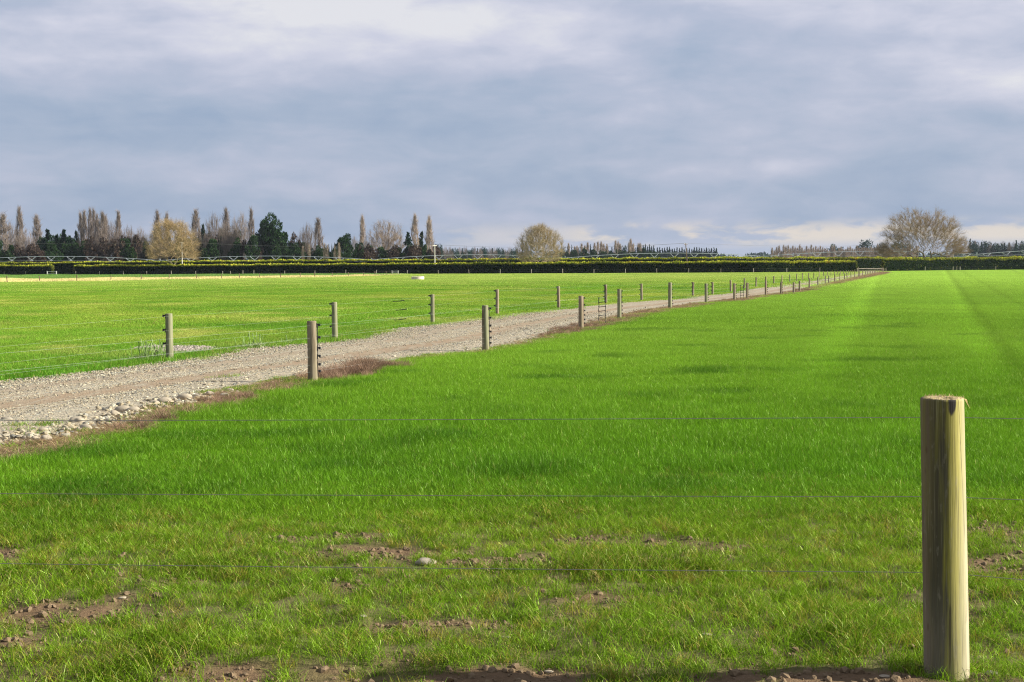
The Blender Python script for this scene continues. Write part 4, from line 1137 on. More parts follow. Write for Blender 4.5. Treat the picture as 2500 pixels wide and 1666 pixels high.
def in_dome(rng, n, rx, rz, zc, pw=.5, ry=None, flatb=.35):
    """points through a dome-shaped crown, denser towards its skin"""
    out = []
    while len(out) < n:
        v = rng.randn(3); v /= np.linalg.norm(v)
        r_ = rng.rand() ** pw; q = v * r_
        if q[2] < -flatb: continue
        out.append([q[0] * rx, q[1] * (ry or rx), zc + q[2] * rz])
    return np.array(out)


GOLD = bark('golden_twig', (.25, .180, .085), (.46, .355, .19)); GOLDT = bark('mossy_bark', (.30, .25, .13), (.55, .48, .33))
GREYT = bark('grey_bark', (.12, .10, .075), (.20, .17, .12)); GREY = bark('brown_twig', (.215, .155, .095), (.37, .285, .175))
PINK = bark('pale_twig', (.135, .110, .092), (.26, .215, .180)); PINKT = bark('pale_bark', (.14, .11, .09), (.24, .20, .16))
BUFF = bark('buff_twig', (.24, .185, .14), (.42, .34, .26))
CON = leafmat('dark_conifer', (.008, .022, .013), (.025, .055, .028)); PINE = leafmat('pine_green', (.010, .026, .012), (.035, .075, .025))
TAN = bark('tan_twig', (.26, .205, .12), (.44, .36, .235)); SHR = leafmat('shrub_green', (.010, .026, .010), (.035, .070, .022)); RUST = leafmat('russet_leaf', (.035, .026, .022), (.100, .070, .055))
HZC = leafmat('far_conifer', (.010, .028, .022), (.028, .06, .04))  # bluer green, distance haze put into the leaf colour


def tree_root(name, label, loc, cat='tree', group=None): return tag(link(name, None, loc=tuple(loc)), label, cat, group)


def hero(name, label, px, ptop, wpx, Y, seed, kind):
    g = at_depth(px, 650, Y); g[2] = 0; H_ = at_depth(px, ptop, Y)[2]; Wd = wpx * Y / F
    rng = np.random.RandomState(seed); root = tree_root(name, label, g)
    if kind == 'golden':
        att = in_dome(rng, 620, Wd * .5, (H_ - 3.0) * .60, 3.0 + (H_ - 3.0) * .40, .42, flatb=.62)
        att = att[att[:, 2] > 4.3 + 1.4 * np.exp(-(att[:, 0] / 2.5) ** 2)]
        cx_ = rng.randn(90, 2) * Wd * .13; att = np.concatenate([att, np.column_stack([cx_, 3.0 + (H_ - 3.0) * (.40 + .60 * np.sqrt(np.clip(1 - (np.hypot(*cx_.T) / (Wd * .5)) ** 2, .1, 1)) * (.75 + .25 * rng.rand(90)))])])
        att[:, 2] *= 1 - .03 * np.sin(att[:, 0] * .8 + 1)
        tr = [[0, 0, 0], [0, 0, 1.0], [.2, 0, 1.8]]
        extra = np.array([[-1.0, 0, 3.6], [-1.9, .2, 6.0], [-2.6, 0, 8.3], [1.3, 0, 3.4], [2.3, 0, 5.2], [3.4, .4, 7.2], [4.5, -.3, 5.2], [6.5, -.3, 5.5], [.8, 1.6, 5], [.2, -1.5, 5.2]]) * (H_ / 13.0)
        A, pa, R, ch = grow(rng, np.concatenate([extra, att]), tr, .9, 1.0, 3.0, .30, .013, 2.25)
        S_ = Segs(); twigs(rng, S_, A, pa, R, .036, 11, 1.5, .0105, .1, .7, 4, (0, 0, 4.0), .7, 3.9, (Wd * .52, Wd * .52, H_ - 4.0))
        mt_, mc_, thr = GOLDT, GOLD, .07
    elif kind == 'bush':
        att = in_dome(rng, 620, Wd * .5, (H_ - 2.2) * .58, 2.2 + (H_ - 2.2) * .42, .38, flatb=.6)
        att = att[(att[:, 2] > 2.4)]
        cx_ = rng.randn(70, 2) * Wd * .14; att = np.concatenate([att, np.column_stack([cx_, 2.2 + (H_ - 2.2) * (.42 + .58 * np.sqrt(np.clip(1 - (np.hypot(*cx_.T) / (Wd * .5)) ** 2, .1, 1)) * (.8 + .2 * rng.rand(70)))])])
        tr = [[0, 0, 0], [0, 0, .6], [0, 0, 1.3]]
        A, pa, R, ch = grow(rng, att, tr, .9, 1.5, 3.0, .35, .012, 2.35)
        S_ = Segs(); twigs(rng, S_, A, pa, R, .032, 12, 1.4, .010, .15, .5, 4, (0, 0, 1.5), .9, 2.6, (Wd * .55, Wd * .55, H_ - 1.5))
        mt_, mc_, thr = GOLDT, TAN, .12
    else:
        a1 = in_dome(rng, 800, Wd * .30, (H_ - 3.5) * .62, 3.5 + (H_ - 3.5) * .38, .42, ry=Wd * .28, flatb=.6) + [-Wd * .145, 0, 0]
        a2 = in_dome(rng, 860, Wd * .30, (H_ - 3.5) * .62, 3.5 + (H_ - 3.5) * .36, .42, ry=Wd * .28, flatb=.7) + [Wd * .15, .4, 0]
        a3 = in_dome(rng, 90, Wd * .09, H_ * .16, H_ * .30, .4) + [-Wd * .41, 0, 0]
        a4 = in_dome(rng, 120, Wd * .11, H_ * .20, H_ * .34, .4) + [Wd * .40, 0, 0]
        att = np.concatenate([a1, a2, a3, a4]); att = att[att[:, 2] > 3.4 + 2.6 * np.clip(1 - np.abs(att[:, 0]) / (Wd * .34), 0, 1)]
        tr = [[0, 0, 0], [0, 0, .8], [0, 0, 1.5]]
        s_ = Wd / 24.0
        lim = [[-1.6, 0, 3.0], [-3.2, 0, 4.2], [-5.2, .3, 5.6], [-1.2, .5, 4.4], [-1.1, .4, 6.5], [-2.6, .8, 8.4], [.1, -.3, 3.4], [.3, -.4, 5.6], [-.6, -.2, 8.0], [-1.8, 0, 10], [1.4, 0, 3.2], [2.3, .3, 4.6], [2.8, .2, 6.6], [3.6, .1, 9.2], [3.4, 0, 3.6], [5.6, 0, 4.9], [8, -.3, 6.5], [-7.8, 0, 5.4], [.6, 2.2, 5], [-.6, -2.4, 5.5]]
        A, pa, R, ch = grow(rng, np.concatenate([np.array(lim) * [s_, s_, s_ * .95], att]), tr, .95, 1.0, 2.6, .30, .013, 2.2)
        S_ = Segs(); twigs(rng, S_, A, pa, R, .034, 9, 1.4, .0105, .1, .6, 4, (0, 0, 3.0), .8, 3.0, (Wd * .46, Wd * .36, H_ - 3.5))
        mt_, mc_, thr = GREYT, GREY, .05
    ta, tb_ = two_part(name, A, pa, R, S_, thr, mt_, mc_, 7, 2.6 if kind == 'golden' else 2.3)
    link('trunk', ta, root); link('crown', tb_, root)
    return root


hero('bare_tree', 'round bare golden brown tree with pale forked trunk rising from the left of the hedge', 420, 541, 129, 402, 31, 'golden')
hero('bare_tree', 'dense dome shaped leafless bush tree standing alone over the middle of the hedge', 1318, 556, 111, 384, 32, 'bush')
hero('bare_tree', 'wide spreading leafless grey brown tree with several stems over the right hedge', 2252, 510, 222, 424, 33, 'wide')


# unit-sized tree kinds (height 1 m = full height, width 1 = full spread), shared by their copies
def unit_poplar(seed, tw=1.0):
    rng = np.random.RandomState(seed); n = 260; H_ = 22.0
    z = 2.2 + (H_ - 2.2) * rng.rand(n) ** .85; f = (z - 2.2) / (H_ - 2.2)
    env = 1.75 * np.minimum(1, f * 5 + .35) * (1 - f ** 3.2) ** .9 + .10
    th = rng.rand(n) * 6.28; rr = env * rng.rand(n) ** .5 * (.8 + .4 * vn(th * 1.2, z * .25, 1, seed))
    sp_k = rng.rand(n) < .8; th = np.where(sp_k, (th // 1.25) * 1.25 + .3 * rng.rand(n), th); att = np.stack([rr * np.cos(th), rr * np.sin(th), z], -1)
    tr = [[0, 0, q] for q in np.linspace(0, H_ * .90, 16)]
    A, pa, R, ch = grow(rng, att, tr, 1.2, 4.0, 6.0, .2, .022, 2.4)
    S_ = Segs(); twigs(rng, S_, A, pa, R, .045, 5, 2.0, .015 * tw, 1.6, .34, 3)
    s = np.array([1 / 3.9, 1 / 3.9, 1 / H_]); A = A * s
    S_.a = [q * s for q in S_.a]; S_.b = [q * s for q in S_.b]
    return A, pa, R, S_, 1 / 3.9


def unit_vase(seed, rx=1.0, vase=.5, tw=1.0):
    rng = np.random.RandomState(seed); H_ = 16.; Wd = 13.
    att = in_dome(rng, 380, Wd * .5 * rx, 7.4, 8.6, .45, flatb=.8); att = att[att[:, 2] > 2.2]
    att[:, :2] *= np.clip(.35 + att[:, 2:3] / 10, .3, 1)
    tr = [[0, 0, 0], [0, 0, 1.0], [.1, 0, 2.0]]
    A, pa, R, ch = grow(rng, att, tr, 1.1, 2.0, 4.0, .4, .022, 2.4)
    S_ = Segs(); twigs(rng, S_, A, pa, R, .045, 8, 1.7, .0145 * tw, .3, .5, 3, (0, 0, 1.5), .8)
    s = np.array([1 / Wd, 1 / Wd, 1 / H_]); A = A * s
    S_.a = [q * s for q in S_.a]; S_.b = [q * s for q in S_.b]
    return A, pa, R, S_, 1 / Wd


def unit_meshes(kind, seed, mt_, mc_):
    A, pa, R, S_, k_ = (unit_poplar if kind == 'poplar' else unit_vase)(seed)
    # radii are stored in metres; bring them to unit width too
    S_.ra = [r_ * k_ for r_ in S_.ra]; S_.rb = [r_ * k_ for r_ in S_.rb]
    return two_part(kind, A, pa, R * k_, S_, .10 * k_, mt_, mc_, 5)


def unit_spruce(seed):
    rng = np.random.RandomState(seed); C = []; rd = []
    for lv in range(17):
        f = lv / 17; z = .05 + .93 * f; r0_ = .5 * (1 - f) ** .95 + .010; nb_ = max(4, int(11 * (1 - f) + 4))
        for q in range(nb_):
            a_ = rng.rand() * 6.28; r_ = r0_ * (.55 + .6 * rng.rand())
            for k_ in (.3, .55, .8, 1.0): C.append([r_ * k_ * math.cos(a_), r_ * k_ * math.sin(a_), z - .03 * k_ * (1 - f) + .02 * k_ ** 2 + .012 * rng.randn()]); rd.append(.052 * (1 - f) * (1.1 - .5 * k_) + .010)
    V, f_, rn = leafcloud(rng, np.array(C), np.array(rd), 11, .040, .35, .3, .1); V[:, 2] = np.clip(V[:, 2], .0, 1.02)
    return V, f_, rn


def unit_round(seed, lobes=26, per=230, top=.55, leaf=.045, fill=.4):
    rng = np.random.RandomState(seed); C = []; rd = []
    for q in range(lobes):
        v = rng.randn(3); v /= np.linalg.norm(v); r_ = rng.rand() ** fill
        z = .55 + v[2] * .33 * r_; C.append([v[0] * .38 * r_, v[1] * .38 * r_, max(z, .16)]); rd.append(.09 + .07 * rng.rand())
    C.append([0, 0, .35]); rd.append(.22)
    V, f_, rn = leafcloud(rng, np.array(C), np.array(rd), per, leaf, .85, .55)
    V[:, :2] /= 2 * np.percentile(np.abs(V[:, :2]), 99.8, axis=0); V[:, 2] *= 1 / np.percentile(V[:, 2], 99.7)
    return V, f_, rn


def cone_trunk(mat):
    b = MB(); b.tube([[0, 0, 0], [0, 0, .4], [0, 0, .78]], [.028, .018, .006], 6); return b.mesh('trunk', mat)


KM = {}
KM['poplar'] = [unit_meshes('poplar', 101 + q, PINKT, PINK) for q in range(3)]
KM['vase'] = [unit_meshes('vase', 201 + q, PINKT, PINK) for q in range(3)]
KM['buffvase'] = [unit_meshes('vase', 301, PINKT, BUFF)]
KM['buffpoplar'] = [unit_meshes('poplar', 311 + q, PINKT, BUFF) for q in range(2)]
def lm(nm, uf, mat, seeds): return [(cone_trunk(GREYT), build_mesh('crown', uf_[0], [uf_[1]], mat, attrs={'rnd': uf_[2]})) for uf_ in (uf(s) for s in seeds)]
KM['spruce'] = lm('spruce', unit_spruce, CON, (1, 2, 3))
KM['pine'] = lm('pine', unit_round, PINE, (4, 5, 6))
KM['shrub'] = lm('shrub', lambda s: unit_round(s, 14, 260), SHR, (7, 8, 9))
KM['rust'] = lm('rust', lambda s: unit_round(s, 18, 170), RUST, (10, 11))
KM['farcon'] = lm('farcon', lambda s: unit_spruce(s), HZC, (12, 13))
KM['farpine'] = lm('farpine', lambda s: unit_round(s, 34, 60, fill=.25), HZC, (14, 15, 16))
_cnt = {}


def plant(kind, px, ptop, wpx, Y, label, name=None, group=None, cat='tree'):
    i_ = _cnt.get(kind, 0); _cnt[kind] = i_ + 1
    mt_, mc_ = KM[kind][i_ % len(KM[kind])]
    g = at_depth(px, 650, Y); g[2] = 0; H_ = at_depth(px, ptop, Y)[2]; Wd = wpx * Y / F
    nm = name or {'poplar': 'poplar_tree', 'buffpoplar': 'poplar_tree', 'vase': 'bare_tree', 'buffvase': 'bare_tree', 'spruce': 'spruce_tree', 'pine': 'pine_tree', 'shrub': 'shrub', 'rust': 'bush', 'farcon': 'conifer_tree', 'farpine': 'pine_tree'}[kind]
    root = tree_root(nm, label, g, {'shrub': 'shrub', 'rust': 'bush'}.get(kind, cat), group)
    root.scale = (Wd, Wd, H_); root.rotation_euler = (0, 0, (px * 7.31) % 6.28)
    link('trunk', mt_, root); link('crown', mc_, root)
    return root


YT = 620
T1 = [('poplar', 9.5, 532, 26, 'bare multi stemmed poplar at the left edge of the photo'), ('vase', 30, 544, 36, 'low round leafless tree second from the left edge'), ('poplar', 50, 517, 16, 'tall thin bare poplar near the left edge, taller than its neighbours'), ('vase', 62, 562, 52, 'spreading leafless tree just right of the tall left edge poplar'),
      ('poplar', 92, 534, 20, 'lone bare poplar before the group of dark spruces'), ('spruce', 118, 557, 36, 'pointed dark spruce, first of the left spruce group'), ('spruce', 141, 570, 34, 'lower dark spruce in the middle of the left spruce group'), ('spruce', 158, 558, 32, 'tallest pointed spruce of the left spruce group'),
      ('spruce', 172, 573, 26, 'blunt dark spruce behind the tallest of the left spruce group'), ('spruce', 187, 561, 26, 'narrow dark spruce left of the pair of poplars with split crowns'), ('poplar', 199, 528, 13, 'bare poplar, left stem of the close pair after the spruces'), ('poplar', 208, 525, 13, 'bare poplar, right stem of the close pair after the spruces'),
      ('poplar', 222, 519, 12, 'slender bare poplar with dark trunk between the pair and the twin'), ('poplar', 231, 520, 12, 'tallest slender poplar right of the one with a dark trunk'), ('poplar', 239, 533, 12, 'short slender bare poplar after the tallest slender one'), ('poplar', 252, 527, 18, 'bushy topped bare poplar over the brown thicket'),
      ('poplar', 260, 536, 14, 'bare poplar just right of the bushy topped one'), ('vase', 276, 545, 36, 'round leafless tree between two poplars over the thicket'), ('poplar', 291.6, 526, 15, 'tall bare poplar in front of the round leafless tree'), ('vase', 313, 555, 40, 'wide open leafless tree left of the russet bush'), ('rust', 336, 576, 38, 'dark reddish bush tree left of the golden tree'),
      ('poplar', 386, 524, 16, 'bare poplar just behind the left shoulder of the golden tree'), ('poplar', 409, 530, 14, 'bare poplar directly behind the top of the golden tree'), ('vase', 443, 548, 34, 'leafless tree half hidden by the right side of the golden tree'), ('poplar', 480, 523, 20, 'bare poplar right of the golden tree'), ('spruce', 497, 545, 26, 'dark spruce right of the golden tree between bare trees'),
      ('vase', 522, 527, 46, 'tall leafless vase shaped tree right of the golden tree'), ('poplar', 553.5, 518, 17, 'bare poplar between two vase shaped leafless trees'), ('vase', 588, 523, 48, 'broad leafless tree left of the thin poplar by the dark cypress'), ('poplar', 615, 519, 13, 'thin bare poplar beside the big dark cypress'),
      ('vase', 750, 551, 42, 'pale leafless tree right of the big dark cypress'), ('rust', 722, 570, 30, 'brownish bush tree touching the right side of the dark cypress'), ('rust', 628, 602, 28, 'low russet bush in front of the big dark cypress'), ('poplar', 778, 542, 18, 'bare poplar alone right of the pale leafless tree'),
      ('pine', 841, 573, 42, 'round topped dark pine between the poplars'), ('vase', 866, 580, 24, 'small leafless tree right of the round topped pine'), ('buffpoplar', 885.6, 536, 17, 'bare poplar left of the very wide leafless willow'),
      ('buffvase', 943, 542, 92, 'very wide pale leafless willow left of the two spruces'), ('spruce', 997, 564, 27, 'left one of the two dark spruces beside the willow'), ('spruce', 1031, 563, 30, 'right one of the two dark spruces beside the willow'), ('buffpoplar', 1014, 534, 20, 'pale poplar between the two dark spruces'), ('buffpoplar', 1049, 538, 22, 'pale poplar right of the two dark spruces, last of the tall ones')]
for q, (k_, px, pt, w, lab) in enumerate(T1):
    plant(k_, px, pt, w * {'spruce': 2.0, 'poplar': 1.5}.get(k_, 1.12), YT + (q * 37 % 50) - 20 - (40 if k_ == 'rust' else 0), lab)
# the big dark cypress
V, f_, rn = unit_round(77, 40, 420, leaf=.035); V = V * np.array([1.0, 1.0, 1.0])
KM['cypress'] = [(cone_trunk(GREYT), build_mesh('crown', V, [f_], PINE, attrs={'rnd': rn}))]
plant('cypress', 667, 527, 80, 600, 'big rounded very dark cypress, the tallest evergreen left of centre', 'cypress_tree')
for q, (px, pt, w) in enumerate([(105, 580, 34), (128, 577, 32), (148, 574, 34), (166, 578, 30), (182, 582, 28), (214, 592, 30), (245, 590, 32), (492, 562, 30), (507, 568, 32), (540, 560, 30), (566, 572, 30), (578, 562, 30), (640, 588, 30), (702, 590, 30)]):
    plant('pine', px, pt, w, 640, 'dark evergreens packed behind the bare poplars', None, 'dark evergreens behind the poplars')
# brown and green undergrowth below the tall trees
rng = np.random.RandomState(60); low = [('shrub', 'dark evergreen shrubs below the tall trees on the left', 'shrubs below the far trees'), ('rust', 'brown bushes below the tall trees on the left', 'bushes below the far trees')]
for q in range(62):
    px = -20 + q * 17.6 + rng.randn() * 4; dark = (100 < px < 210) or (630 < px < 720) or (480 < px < 520) or rng.rand() < .45
    k_, lab, gr = low[0 if dark else 1]
    plant(k_, px, (585 if 200 < px < 620 else 597) + rng.randn() * 7 + (10 if px > 760 else 0), 34 + rng.rand() * 16, 585 + rng.rand() * 25, lab, None, gr)
for q in range(12):
    plant('vase', 215 + q * 33 + rng.randn() * 5, 566 + rng.randn() * 9, 38, 600, 'leafless thicket trees below the tall poplars', None, 'thicket of leafless trees')
for q, px in enumerate((793, 800, 818, 828, 755, 740)):
    plant('buffpoplar', px, 600 + (q % 3) * 3, 10, 560, 'low pale poplars before the dark cypress and pine', None, 'low pale poplars')
for q, px in enumerate(np.linspace(775, 832, 9)):
    plant('farcon', px, 594 + rng.randn() * 3, 11, 900, 'small distant conifers left of the round topped pine', None, 'distant conifers by the pine')
for q, px in enumerate((876, 893, 905, 962, 975, 1008, 1045, 1060)):
    plant('rust' if q % 2 else 'shrub', px, 600 + rng.randn() * 4, 36, 590, 'bushes round the foot of the willow and spruces', None, 'bushes by the willow')
# distant shelter belt from the spruces to the domed bush tree
kinds = ['farpine', 'vase', 'farcon', 'vase', 'farpine', 'farpine']
lbl = {'farpine': ('distant dark round pines behind the irrigator', 'distant shelter belt pines'), 'vase': ('distant grey leafless trees behind the irrigator', 'distant leafless trees'), 'farcon': ('distant dark pointed conifers behind the irrigator', 'distant shelter belt conifers')}
for q in range(36):
    px = 1068 + q * 6.1; k_ = kinds[(q * 5) % 6]
    plant(k_, px, 606 + rng.randn() * 3.5 - (6 if q < 2 else 0), 15 + rng.rand() * 7, 1150 + rng.rand() * 120, lbl[k_][0], None, lbl[k_][1])
T2 = [('farpine', 1377, 604, 26, 'pale green round tree touching the right side of the domed bush tree'), ('farcon', 1396, 597, 13, 'dark spire conifer among pale poplars right of the domed tree'), ('farcon', 1413.5, 603, 12, 'short dark spire right of the first dark spire'), ('farcon', 1442, 595, 14, 'tallest dark spire conifer among the pale poplars'), ('farcon', 1494, 602, 18, 'broad dark conifer between the pale poplars'),
      ('farpine', 1525, 600, 24, 'dark pair topped pine left of the white bare poplar'), ('farcon', 1551, 604, 14, 'dark conifer just right of the white bare poplar'), ('buffpoplar', 1540, 589, 14, 'whitish bare poplar rising above the distant belt')]
for k_, px, pt, w, lab in T2: plant(k_, px, pt, w, 1000, lab)
for q, px in enumerate([1388, 1403, 1409, 1420, 1428, 1435, 1452, 1460, 1468, 1474, 1482, 1503, 1509, 1514, 1558, 1563, 1536, 1546]):
    plant('buffpoplar', px, 600 + rng.randn() * 3.5 - (4 if 1455 < px < 1480 else 0), 12, 980 + rng.rand() * 40, 'distant pale leafless poplars in sunlight right of the domed tree', None, 'distant pale poplars')
for q, px in enumerate(np.arange(1560, 1600, 5.2)):
    plant('farcon', px, 599 + rng.randn() * 2.5, 18, 1150, 'close group of dark conifers left of the regular row', None, 'close group of dark conifers')
for q, px in enumerate(np.arange(1605, 1750, 6.0)):
    plant('farcon', px, 604.5 + rng.randn() * 1.6 + (3 if 1668 < px < 1685 else 0), 19, 1300, 'evenly spaced dark conifers of the distant row by the dark power pole', None, 'row of dark conifers')
for q in range(30):
    plant('shrub', 1372 + q * 8, 614 + rng.randn() * 3, 20, 960 + rng.rand() * 30, 'low green bushes along the foot of the distant belt', None, 'low bushes of the distant belt')
T3 = [('farpine', 2035.5, 597, 44, 'round dark pine with an open top on the horizon right of centre'), ('farpine', 2054, 604, 32, 'lower dark pine right of the open topped one'), ('farpine', 2116, 586, 60, 'large dark rounded pine left of the wide bare tree'), ('farpine', 2150, 594, 44, 'dark pine behind the left side of the wide bare tree'), ('farpine', 2192, 590, 70, 'dark pine behind the trunk of the wide bare tree'), ('farpine', 1914, 612, 12, 'tiny dark pine alone on the horizon')]
for k_, px, pt, w, lab in T3: plant(k_, px, pt, w, 1350, lab)
for q in range(64):
    px = 1885 + q * 5.6
    plant('buffpoplar', px, 609 + rng.randn() * 3.5 - (4 if 1925 < px < 1960 else 0), 10, 1050 + rng.rand() * 30, 'pale bare poplars in the long even row behind the right hedge', None, 'long row of pale poplars')
for q in range(30):
    px = 2368 + q * 5.6; k_ = ('farcon', 'farpine', 'poplar', 'farpine', 'vase')[q % 5]
    lb = {'farcon': 'blue green conifers at the far right', 'farpine': 'blue green pines at the far right', 'poplar': 'grey bare poplars at the far right', 'vase': 'grey leafless trees at the far right'}[k_]
    plant(k_, px, 593 + rng.randn() * 5, {'farcon': 26, 'farpine': 30, 'poplar': 15, 'vase': 24}[k_], 1150 + rng.rand() * 40, lb, None, lb)
# a far wood along the horizon reads as one mass
rng = np.random.RandomState(70); C = []; rd = []
for q in range(900):
    px = -60 + rng.rand() * 2640; Y = 1900 + rng.rand() * 300; h_ = (16 if px > 1700 else 20) * (.6 + .6 * rng.rand()); g = at_depth(px, 650, Y)
    for k_ in range(3): C.append([g[0] + rng.randn() * 4, Y, h_ * (.25 + .3 * k_)]); rd.append(6.5 - 1.2 * k_)
V, f_, rn = leafcloud(rng, np.array(C), np.array(rd), 26, 3.0, .8, .5)
V[:, 2] = np.maximum(V[:, 2], -.5)
tag(link('far_wood', build_mesh('far_wood', V, [f_], HZC, attrs={'rnd': rn})), 'low dark wood along the horizon', None, None, 'stuff')

# ------------------------------------------------------------------ hedges
mh, t = material('hedge_foliage'); r = t.attr('rnd'); tp = t.attr('lit_tip'); P = t.pos()
nb_ = t.noise(P, .35, 3, .6)
c = t.mix(r, (.006, .016, .007), (.024, .050, .014))  # dark face leaves: shade of the unlit front put into the colour
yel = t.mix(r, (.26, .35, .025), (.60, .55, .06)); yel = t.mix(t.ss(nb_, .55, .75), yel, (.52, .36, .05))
c = t.mix(tp, c, yel); leafshade(t, c, .2, .01)  # blends painted shade of the face into the yellow of the sunlit top
mcore, t = material('hedge_core'); pbsdf(t, (.010, .016, .007), 1.0, spec=0)


def hedge(label, x0, x1, dy, H_, depth, ytop, seed):
    rng = np.random.RandomState(seed); L_ = x1 - x0
    root = tag(link('hedge', None, loc=(x0, HY(x0) + dy, 0)), label, 'hedge', 'clipped hedges across the end of the fields'); base = np.array(root.location)
    xs = np.arange(x0, x1 + .01, 4.0); xs[-1] = x1
    b = MB(); n_ = len(xs); V = []
    for q, x in enumerate(xs):
        y = HY(x) + dy; hh = H_ - .35
        V += [[x, y + .25, 0], [x, y + .4, hh], [x, y + depth - .4, hh], [x, y + depth - .25, 0]]
    i = np.arange(n_ - 1)[:, None] * 4; j = np.arange(3)[None]
    b.add(np.array(V) - base, [np.stack([i + j, i + 4 + j, i + 5 + j, i + 1 + j], -1).reshape(-1, 4), np.array([[0, 1, 2, 3]]), np.array([[3, 2, 1, 0]]) + (n_ - 1) * 4])
    b.build('core', mcore, root)
    def lump(x): return (vn(x, x * 0, .35, seed) - .5) * .30 + (vn(x, x * 0, 1.3, seed + 3) - .5) * .22
    def quads(p, s, u, lit_tip):
        w = np.cross(u, rng.randn(len(p), 3)); w /= np.linalg.norm(w, axis=1)[:, None] + 1e-9
        return np.stack([p - w * (s * .4)[:, None], p + w * (s * .4)[:, None], p + u * s[:, None]], 1).reshape(-1, 3), np.repeat(rng.rand(len(p)), 3), np.repeat(lit_tip, 3)
    out = []
    n = int(L_ * H_ * 42)                                        # clipped face, its lack of sun painted as dark leaves
    x = x0 + rng.rand(n) * L_; z = rng.rand(n) * H_; y = HY(x) + dy + .10 * rng.rand(n) + (vn(x, z, .7, seed) - .5) * .5
    u = rng.randn(n, 3) + np.array([.2, -.7, .3]); u /= np.linalg.norm(u, axis=1)[:, None]
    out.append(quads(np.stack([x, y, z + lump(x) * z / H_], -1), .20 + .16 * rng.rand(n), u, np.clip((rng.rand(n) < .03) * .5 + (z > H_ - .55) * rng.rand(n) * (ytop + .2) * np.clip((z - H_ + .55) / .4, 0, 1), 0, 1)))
    n = int(L_ * depth * 26)                                     # top
    x = x0 + rng.rand(n) * L_; y = HY(x) + dy + rng.rand(n) * depth; z = H_ + lump(x) - .1
    u = rng.randn(n, 3) * .5 + np.array([.1, -.1, .9]); u /= np.linalg.norm(u, axis=1)[:, None]
    out.append(quads(np.stack([x, y, z], -1), .22 + .2 * rng.rand(n), u, np.clip(rng.rand(n) * .5 + ytop - .05, 0, 1)))
    n = int(L_ * 42)                                            # upright yellow new growth, front and top edge; sunlit contrast with face painted in
    x = x0 + rng.rand(n) * L_; y = HY(x) + dy + rng.rand(n) ** 1.5 * depth * .8; z = H_ + lump(x) - .15 - .22 * rng.rand(n) ** 2 * (y < HY(x) + dy + .3)
    u = rng.randn(n, 3) * .28 + np.array([.05, -.12, 1.0]); u /= np.linalg.norm(u, axis=1)[:, None]
    gap = vn(x, x * 0, .12, seed + 9)
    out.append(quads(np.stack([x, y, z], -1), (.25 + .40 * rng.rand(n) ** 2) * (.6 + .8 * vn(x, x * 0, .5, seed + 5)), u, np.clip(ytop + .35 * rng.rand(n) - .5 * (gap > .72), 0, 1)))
    for xe, sg in ((x0, -1), (x1, 1)):                          # end faces
        n = int(depth * H_ * 60); y = HY(xe) + dy + rng.rand(n) * depth; z = rng.rand(n) * H_; x = np.full(n, xe) + sg * .3 * rng.rand(n)
        u = rng.randn(n, 3) + np.array([sg * 1.0, 0, .3]); u /= np.linalg.norm(u, axis=1)[:, None]
        out.append(quads(np.stack([x, y, z], -1), .2 + .2 * rng.rand(n), u, np.clip(rng.rand(n) * .7, 0, 1) * (z / H_)))
    V = np.concatenate([o_[0] for o_ in out]) - base; V[:, 2] = np.maximum(V[:, 2], 0)
    link('foliage', build_mesh('foliage', V, [np.arange(len(V)).reshape(-1, 3)], mh, attrs={'rnd': np.concatenate([o_[1] for o_ in out]), 'lit_tip': np.concatenate([o_[2] for o_ in out])}), root)
    return root


def hx(px): 
    X = 0
    for _ in range(8): X = at_depth(px, 660, HY(X))[0]
    return X
hedge('left end block of front hedge with sunlit yellow end face beside the white gate', hx(-170), hx(124), 0, 2.9, 2.2, .62, 301)
hedge('longest front hedge, dark clipped face under a yellow green top, middle of the photo', hx(182), hx(2090), 0, 2.75, 2.2, .62, 302)
hedge('front hedge at the right end under the wide bare tree, greener on top', hx(2160), hx(2660), 0, 3.45, 2.2, .30, 303)
hedge('taller second hedge showing its yellow green top behind the front hedges', hx(-190), hx(2700), 42, 3.95, 2.4, .72, 304)

# ------------------------------------------------------------------ power line between the hedges
mpole = material('pale_pole'); pbsdf(mpole[1], (.52, .50, .43), .8, spec=.2); mpd = material('dark_pole'); pbsdf(mpd[1], (.13, .10, .075), .9, spec=.1)
POLES = [(444.7, 591, 'pale', 'pale power pole half hidden in the golden tree'), (1061.6, 598, 'pale', 'white power pole standing clear right of the spruces'), (1674, 594.5, 'dark', 'dark leaning power pole before the row of distant conifers'), (2326, 592, 'pale', 'power pole behind the right side of the wide bare tree')]
tops = []
for q, (px, pt, k_, lab) in enumerate(POLES):
    Y = HY(at_depth(px, 660, 385)[0]) + 22; g = at_depth(px, 650, Y); g[2] = 0; H_ = at_depth(px, pt, Y)[2]; ln = .55 if k_ == 'dark' else 0
    root = tag(link('power_pole', None, loc=tuple(g)), lab, 'power pole', 'power poles between the hedges'); m_ = mpole[0] if k_ == 'pale' else mpd[0]
    b = MB(); b.tube([[ln, 0, 0], [0, 0, H_]], [.17, .11], 8); b.build('pole', m_, root)
    b = MB(); b.box((0, -.14, H_ - .25), (1.7, .1, .12), rz=.9); b.build('crossarm', m_, root)
    for s in (-1, 0, 1):
        b = MB(); b.tube([[s * .7 * math.cos(.9), s * .7 * math.sin(.9) - .14, H_ - .19], [s * .7 * math.cos(.9), s * .7 * math.sin(.9) - .14, H_ + .02]], .045, 6); b.build('insulator', mwh, root)
    tops.append(g + [0, 0, H_])
tops = [tops[0] - (tops[1] - tops[0])] + tops + [tops[3] + (tops[3] - tops[2])]
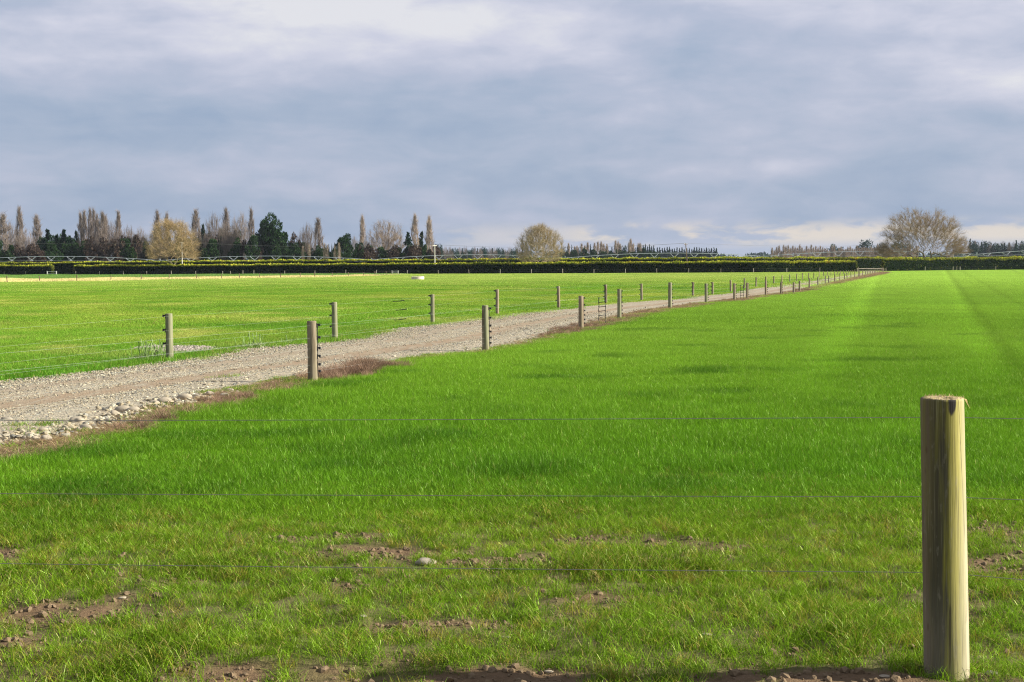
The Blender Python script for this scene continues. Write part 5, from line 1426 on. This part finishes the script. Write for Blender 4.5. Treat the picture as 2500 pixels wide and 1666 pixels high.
for s in (-1, 0, 1):
    P_ = np.concatenate([stepped(a_, b__, 14, 1.0)[:-1] for a_, b__ in zip(tops[:-1], tops[1:])]) + [s * .7 * math.cos(.9), s * .7 * math.sin(.9) - .14, .03]
    b = MB(); b.tube(P_, .013, 3); tag(b.build('power_line', mwd), {-1: 'front power wire strung between the poles above the hedge', 0: 'middle power wire strung between the poles above the hedge', 1: 'rear power wire strung between the poles above the hedge'}[s], 'wire', 'power wires')

# ------------------------------------------------------------------ centre pivot irrigator beyond the second hedge
mgal = material('galvanised_steel'); pbsdf(mgal[1], (.42, .46, .49), .5, spec=.4, metal=.25)
mtyre = material('rubber'); pbsdf(mtyre[1], (.02, .02, .02), .8, spec=.2)
JP = [(-90, 636), (390, 636.5), (907, 634.7), (1380, 630.5), (1865, 626.5), (2385, 621.5), (2860, 617)]
YI = 452.0
J3 = [at_depth(px, py, YI - (px - 1250) * .006) for px, py in JP]
irr = tag(link('pivot_irrigator', None, loc=(J3[0][0], YI, 0)), 'long silver centre pivot irrigator with arched spans crossing behind the hedges', 'irrigator'); base = np.array(irr.location)
for a_, b__ in zip(J3[:-1], J3[1:]):
    k_ = np.linspace(0, 1, 31); arch = 1.30 * 4 * k_ * (1 - k_)
    P_ = a_[None] * (1 - k_)[:, None] + b__[None] * k_[:, None]; P_[:, 2] += arch
    b = MB(); b.tube(P_ - base, .085, 6); sp_o = b.build('span_pipe', mgal[0], irr)
    nT = 10; L_ = np.linalg.norm(b__ - a_); bots = []
    for q in range(nT):
        f0, f1, fm = (q + .28) / nT, (q + .72) / nT, (q + .5) / nT
        pt_ = lambda f: a_ * (1 - f) + b__ * f + [0, 0, 1.30 * 4 * f * (1 - f)]
        bot = pt_(fm) + [0, 0, -(.35 + 1.05 * (1 - abs(2 * fm - 1)) ** .35)]; bots.append(bot)
        b = MB()
        for sy in (-1.1, 1.1):
            pb_ = bot + [0, sy, 0]
            for ff in (f0, f1): b.tube([pt_(ff) - base, pb_ - base], .038, 4)
        b.tube([bot + [0, -1.1, 0] - base, bot + [0, 1.1, 0] - base], .04, 4)
        b.build('truss_frame', mgal[0], irr)
    for sy in (-1.1, 1.1):
        b = MB(); b.tube(np.array([a_ + [0, 0, -.3]] + [q + [0, sy, 0] for q in bots] + [b__ + [0, 0, -.3]]) - base, .02, 3); b.build('truss_rod', mgal[0], irr)
    # drive tower under each joint
    tp_ = b__ - base; tw_ = MB()
    for sx in (-1.9, 1.9): tw_.tube([tp_ + [0, 0, -.1], [tp_[0] + sx, tp_[1], .75]], .07, 5)
    tw_.tube([[tp_[0] - 1.9, tp_[1], .75], [tp_[0] + 1.9, tp_[1], .75]], .09, 5); tw_.box(tp_ + [0, 0, .38], (.35, .35, .4)); to = tw_.build('drive_tower', mgal[0], irr)
    for sx in (-1.9, 1.9):
        w_ = MB(); w_.tube([[tp_[0] + sx, tp_[1] - .17, .62], [tp_[0] + sx, tp_[1] + .17, .62]], .62, 16); w_.build('wheel', mtyre[0], to)

# ------------------------------------------------------------------ thin haze over the plain
mhz = bpy.data.materials.new('haze_air'); mhz.use_nodes = True; t = N(mhz.node_tree)
v = t.n('ShaderNodeVolumePrincipled'); v.inputs['Color'].default_value = (.66, .76, .92, 1); v.inputs['Density'].default_value = .00004; v.inputs['Anisotropy'].default_value = .2
o = t.n('ShaderNodeOutputMaterial'); t.l(v.outputs[0], o.inputs['Volume'])
b = MB(); b.box((0, 1150, 15.5), (3600, 2700, 35)); tag(b.build('haze', mhz), 'thin bluish haze over the far trees', None, None, 'stuff')
